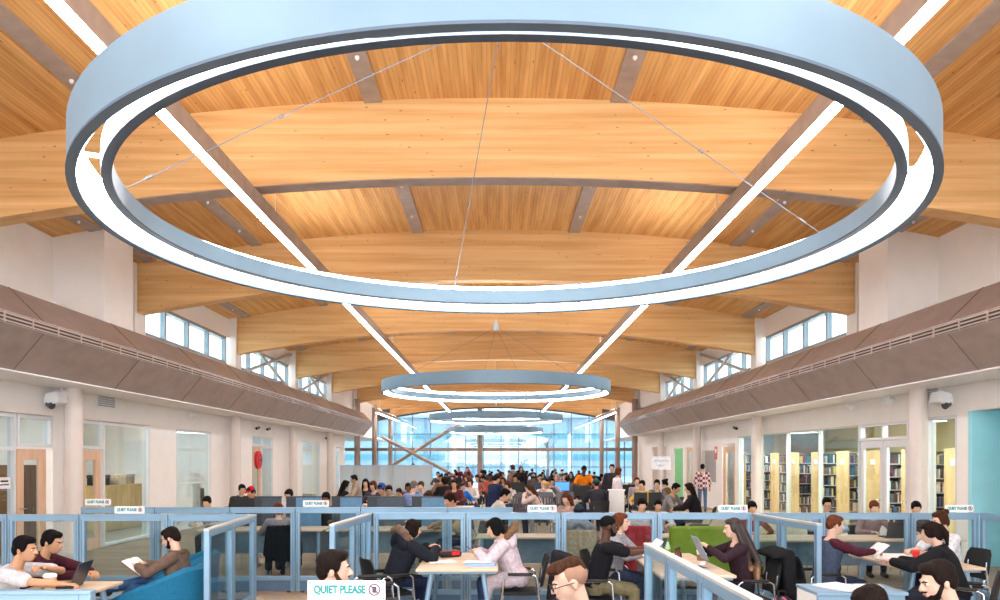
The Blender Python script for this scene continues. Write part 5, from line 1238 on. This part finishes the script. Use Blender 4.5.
TOPS = [(44, 42, 50), (60, 64, 84), (150, 146, 150), (92, 40, 50), (214, 208, 206), (40, 60, 96), (110, 96, 80), (34, 34, 38), (170, 120, 110)]
for row, (d_, n_, x0_, x1_) in enumerate(((49.5, 13, 452, 592), (44, 12, 446, 600), (38.5, 12, 436, 604), (33, 10, 442, 610), (28, 8, 476, 606))):
    for k in range(n_):
        px_ = x0_ + (x1_ - x0_) * (k + .5 + rr.uniform(-.3, .3)) / n_; y_ = 460 + (1.9 - rr.uniform(1.18, 1.34)) * F / d_
        C_('%s from the left in the %s seated row before the glass' % (ORD[k], ('rearmost' if row == 0 else ORD[row] + ' last')), px_, y_, rr.choice((175, 160, 190, 20, -10, 90, -90)), rr.choice('aabbc'), (rr.choice(('short', 'short', 'short', 'bob', 'long', 'bun')), rr.choice(('black', 'black', 'dark', 'brown'))), rr.choice(('asian', 'tan', 'pale', 'brown')), (rr.choice(('long', 'jacket')), rr.choice(TOPS)), d=d_)
# tables and monitors of the reading hall, placed where nobody stands
pts = [(p_.x, p_.y) for p_ in SPOTS]; OWN = {}
done = list(RECTS)
def free(x0, x1, y0, y1, own):
    return all(not (x0 - .16 < x < x1 + .16 and y0 - .16 < y < y1 + .16) for x, y in pts if (x, y) not in own) and all(x1 + .15 < a or x0 - .15 > b_ or y1 + .15 < c or y0 - .15 > e for a, b_, c, e in done) and not (5.6 > x0 and 3.0 < x1 and 12 > y0 and 11 < y1) and y0 > 14.2 and not (x0 < WX(661, 19) < x1 and y0 < 19 < y1) and not (x0 - .3 < WX(616.5, 20.5) < x1 + .3 and y0 - .3 < 20.5 < y1 + .3) and -7.6 < x0 and x1 < 7.6
TT = None; nt_ = 0
for o, s, f in CROWD:
    if not s or o.location.y > 27: continue
    c = at_local(o, (0, .72, 0))
    own = set((p_.x, p_.y) for p_ in SPOTS if (p_ - V((o.location.x, o.location.y, 0))).length < .46 and (p_ - V((c.x, c.y, 0))).length < .45)
    if not free(c.x - .6, c.x + .6, c.y - .36, c.y + .36, own): continue
    done.append((c.x - .6, c.x + .6, c.y - .36, c.y + .36)); nt_ += 1
    lab = 'hall table before the ' + o['label']
    if TT is None: TT = table(lab, c.x - .6, c.x + .6, c.y - .36, c.y + .36, z=.69, group='pale tables of the reading hall', name='hall_table', legm=M_STEEL)
    else: dup(TT, lab, c)
for px, d, z, f, glow, lab in MON:
    x = WX(px, d)
    monitor(lab, (x, d), f, z, glow, w=.3 if d in (17.5, 25.5) else .52)
    if px == 655: continue
    if d == 17.5: x += .16
    t = table('small table under the ' + lab, x - .34, x + .34, d - .2, d + .2, group='monitor tables', name='monitor_table', legm=M_STEEL)
# the row of slatted grey chairs in the middle
def slat_chair(lab, loc, rz):
    t = thing('slatted_chair', lab, 'chair', loc, rz, 'slatted grey chairs in the middle of the hall'); g = mat((96, 92, 98), .5)
    MB().b2((-.22, -.22, .41), (.22, .22, .45)).build('seat', mat((52, 50, 56), .6), t, bev=.01)
    mb = MB()
    for k in range(6): mb.box((-.2 + .08 * k, -.26, .74), (.03, .02, .5), Matrix.Rotation(R(8), 3, 'X'))
    mb.box((0, -.3, .99), (.46, .03, .05)); mb.build('back_slat', g, t)
    for sx in (-1, 1):
        MB().tube([(sx * .2, .2, .43), (sx * .23, .24, 0)], .014, 6).build('leg', M_CHROME, t); MB().tube([(sx * .21, -.3, .98), (sx * .2, -.2, .43), (sx * .23, -.28, 0)], .014, 6).build('leg', M_CHROME, t)
    return t
SL = None
for k in range(9):
    lab = 'slatted grey chair, %s from the left in the %s row of empty chairs' % (ORD[k % 3], ('front', 'middle', 'back')[k // 3])
    p = (.62 + .54 * (k % 3) + .1 * (k // 3), 19.3 + 1.05 * (k // 3), 0)
    if SL is None: SL = slat_chair(lab, p, 3)
    else: dup(SL, lab, p, (3, -4, 2, -3, 4, -2, 3, -3, 2)[k])
p16 = CROWD[1][0]
draped('black coat hanging over the chair of the person with reddish brown hair', at_local(p16, (0, .03, 0)), 25, (26, 26, 30), .42, .24, .84)
t = simple_chair('grey chair standing behind the lime green sofa', (WX(698, 12.3), 12.25, 0), 0, (150, 158, 172))
draped('beige jacket hanging on a chair behind the person in the black T-shirt', at_local(CROWD[2][0], (0, .03, 0)), -5, (176, 164, 138), .4, .3, .86)
# ---------------------------------------------------------------- daylight, camera
w = bpy.data.worlds.new('sky'); SC.world = w; w.use_nodes = True
bg = w.node_tree.nodes['Background']; bg.inputs['Color'].default_value = lin((240, 246, 252)); bg.inputs['Strength'].default_value = 3.6
def area(name, loc, rot, sx, sy, power, col=(255, 244, 230)):
    l = bpy.data.lights.new(name, 'AREA'); l.shape = 'RECTANGLE'; l.size = sx; l.size_y = sy; l.energy = power; l.color = lin(col)[:3]
    o = bpy.data.objects.new(name, l); COL.objects.link(o); o.location = loc; o.rotation_euler = [R(a) for a in rot]; return o
cam = bpy.data.cameras.new('camera'); co = bpy.data.objects.new('camera', cam); COL.objects.link(co)
co.location = (0, 0, 1.9); co.rotation_euler = (R(90), 0, 0)
cam.sensor_width = 36; cam.lens = 36 * F / 1000; cam.shift_x = .004; cam.shift_y = .16; cam.clip_end = 400
SC.camera = co
vs = SC.view_settings; vs.view_transform = 'Standard'; vs.look = 'None'; vs.gamma = 1; vs.use_curve_mapping = False; vs.exposure = .95
SC.cycles.use_denoising = True; SC.cycles.max_bounces = 10; SC.cycles.diffuse_bounces = 4; SC.cycles.transparent_max_bounces = 24; SC.cycles.caustics_reflective = False; SC.cycles.caustics_refractive = False
SC.cycles.sample_clamp_indirect = 8
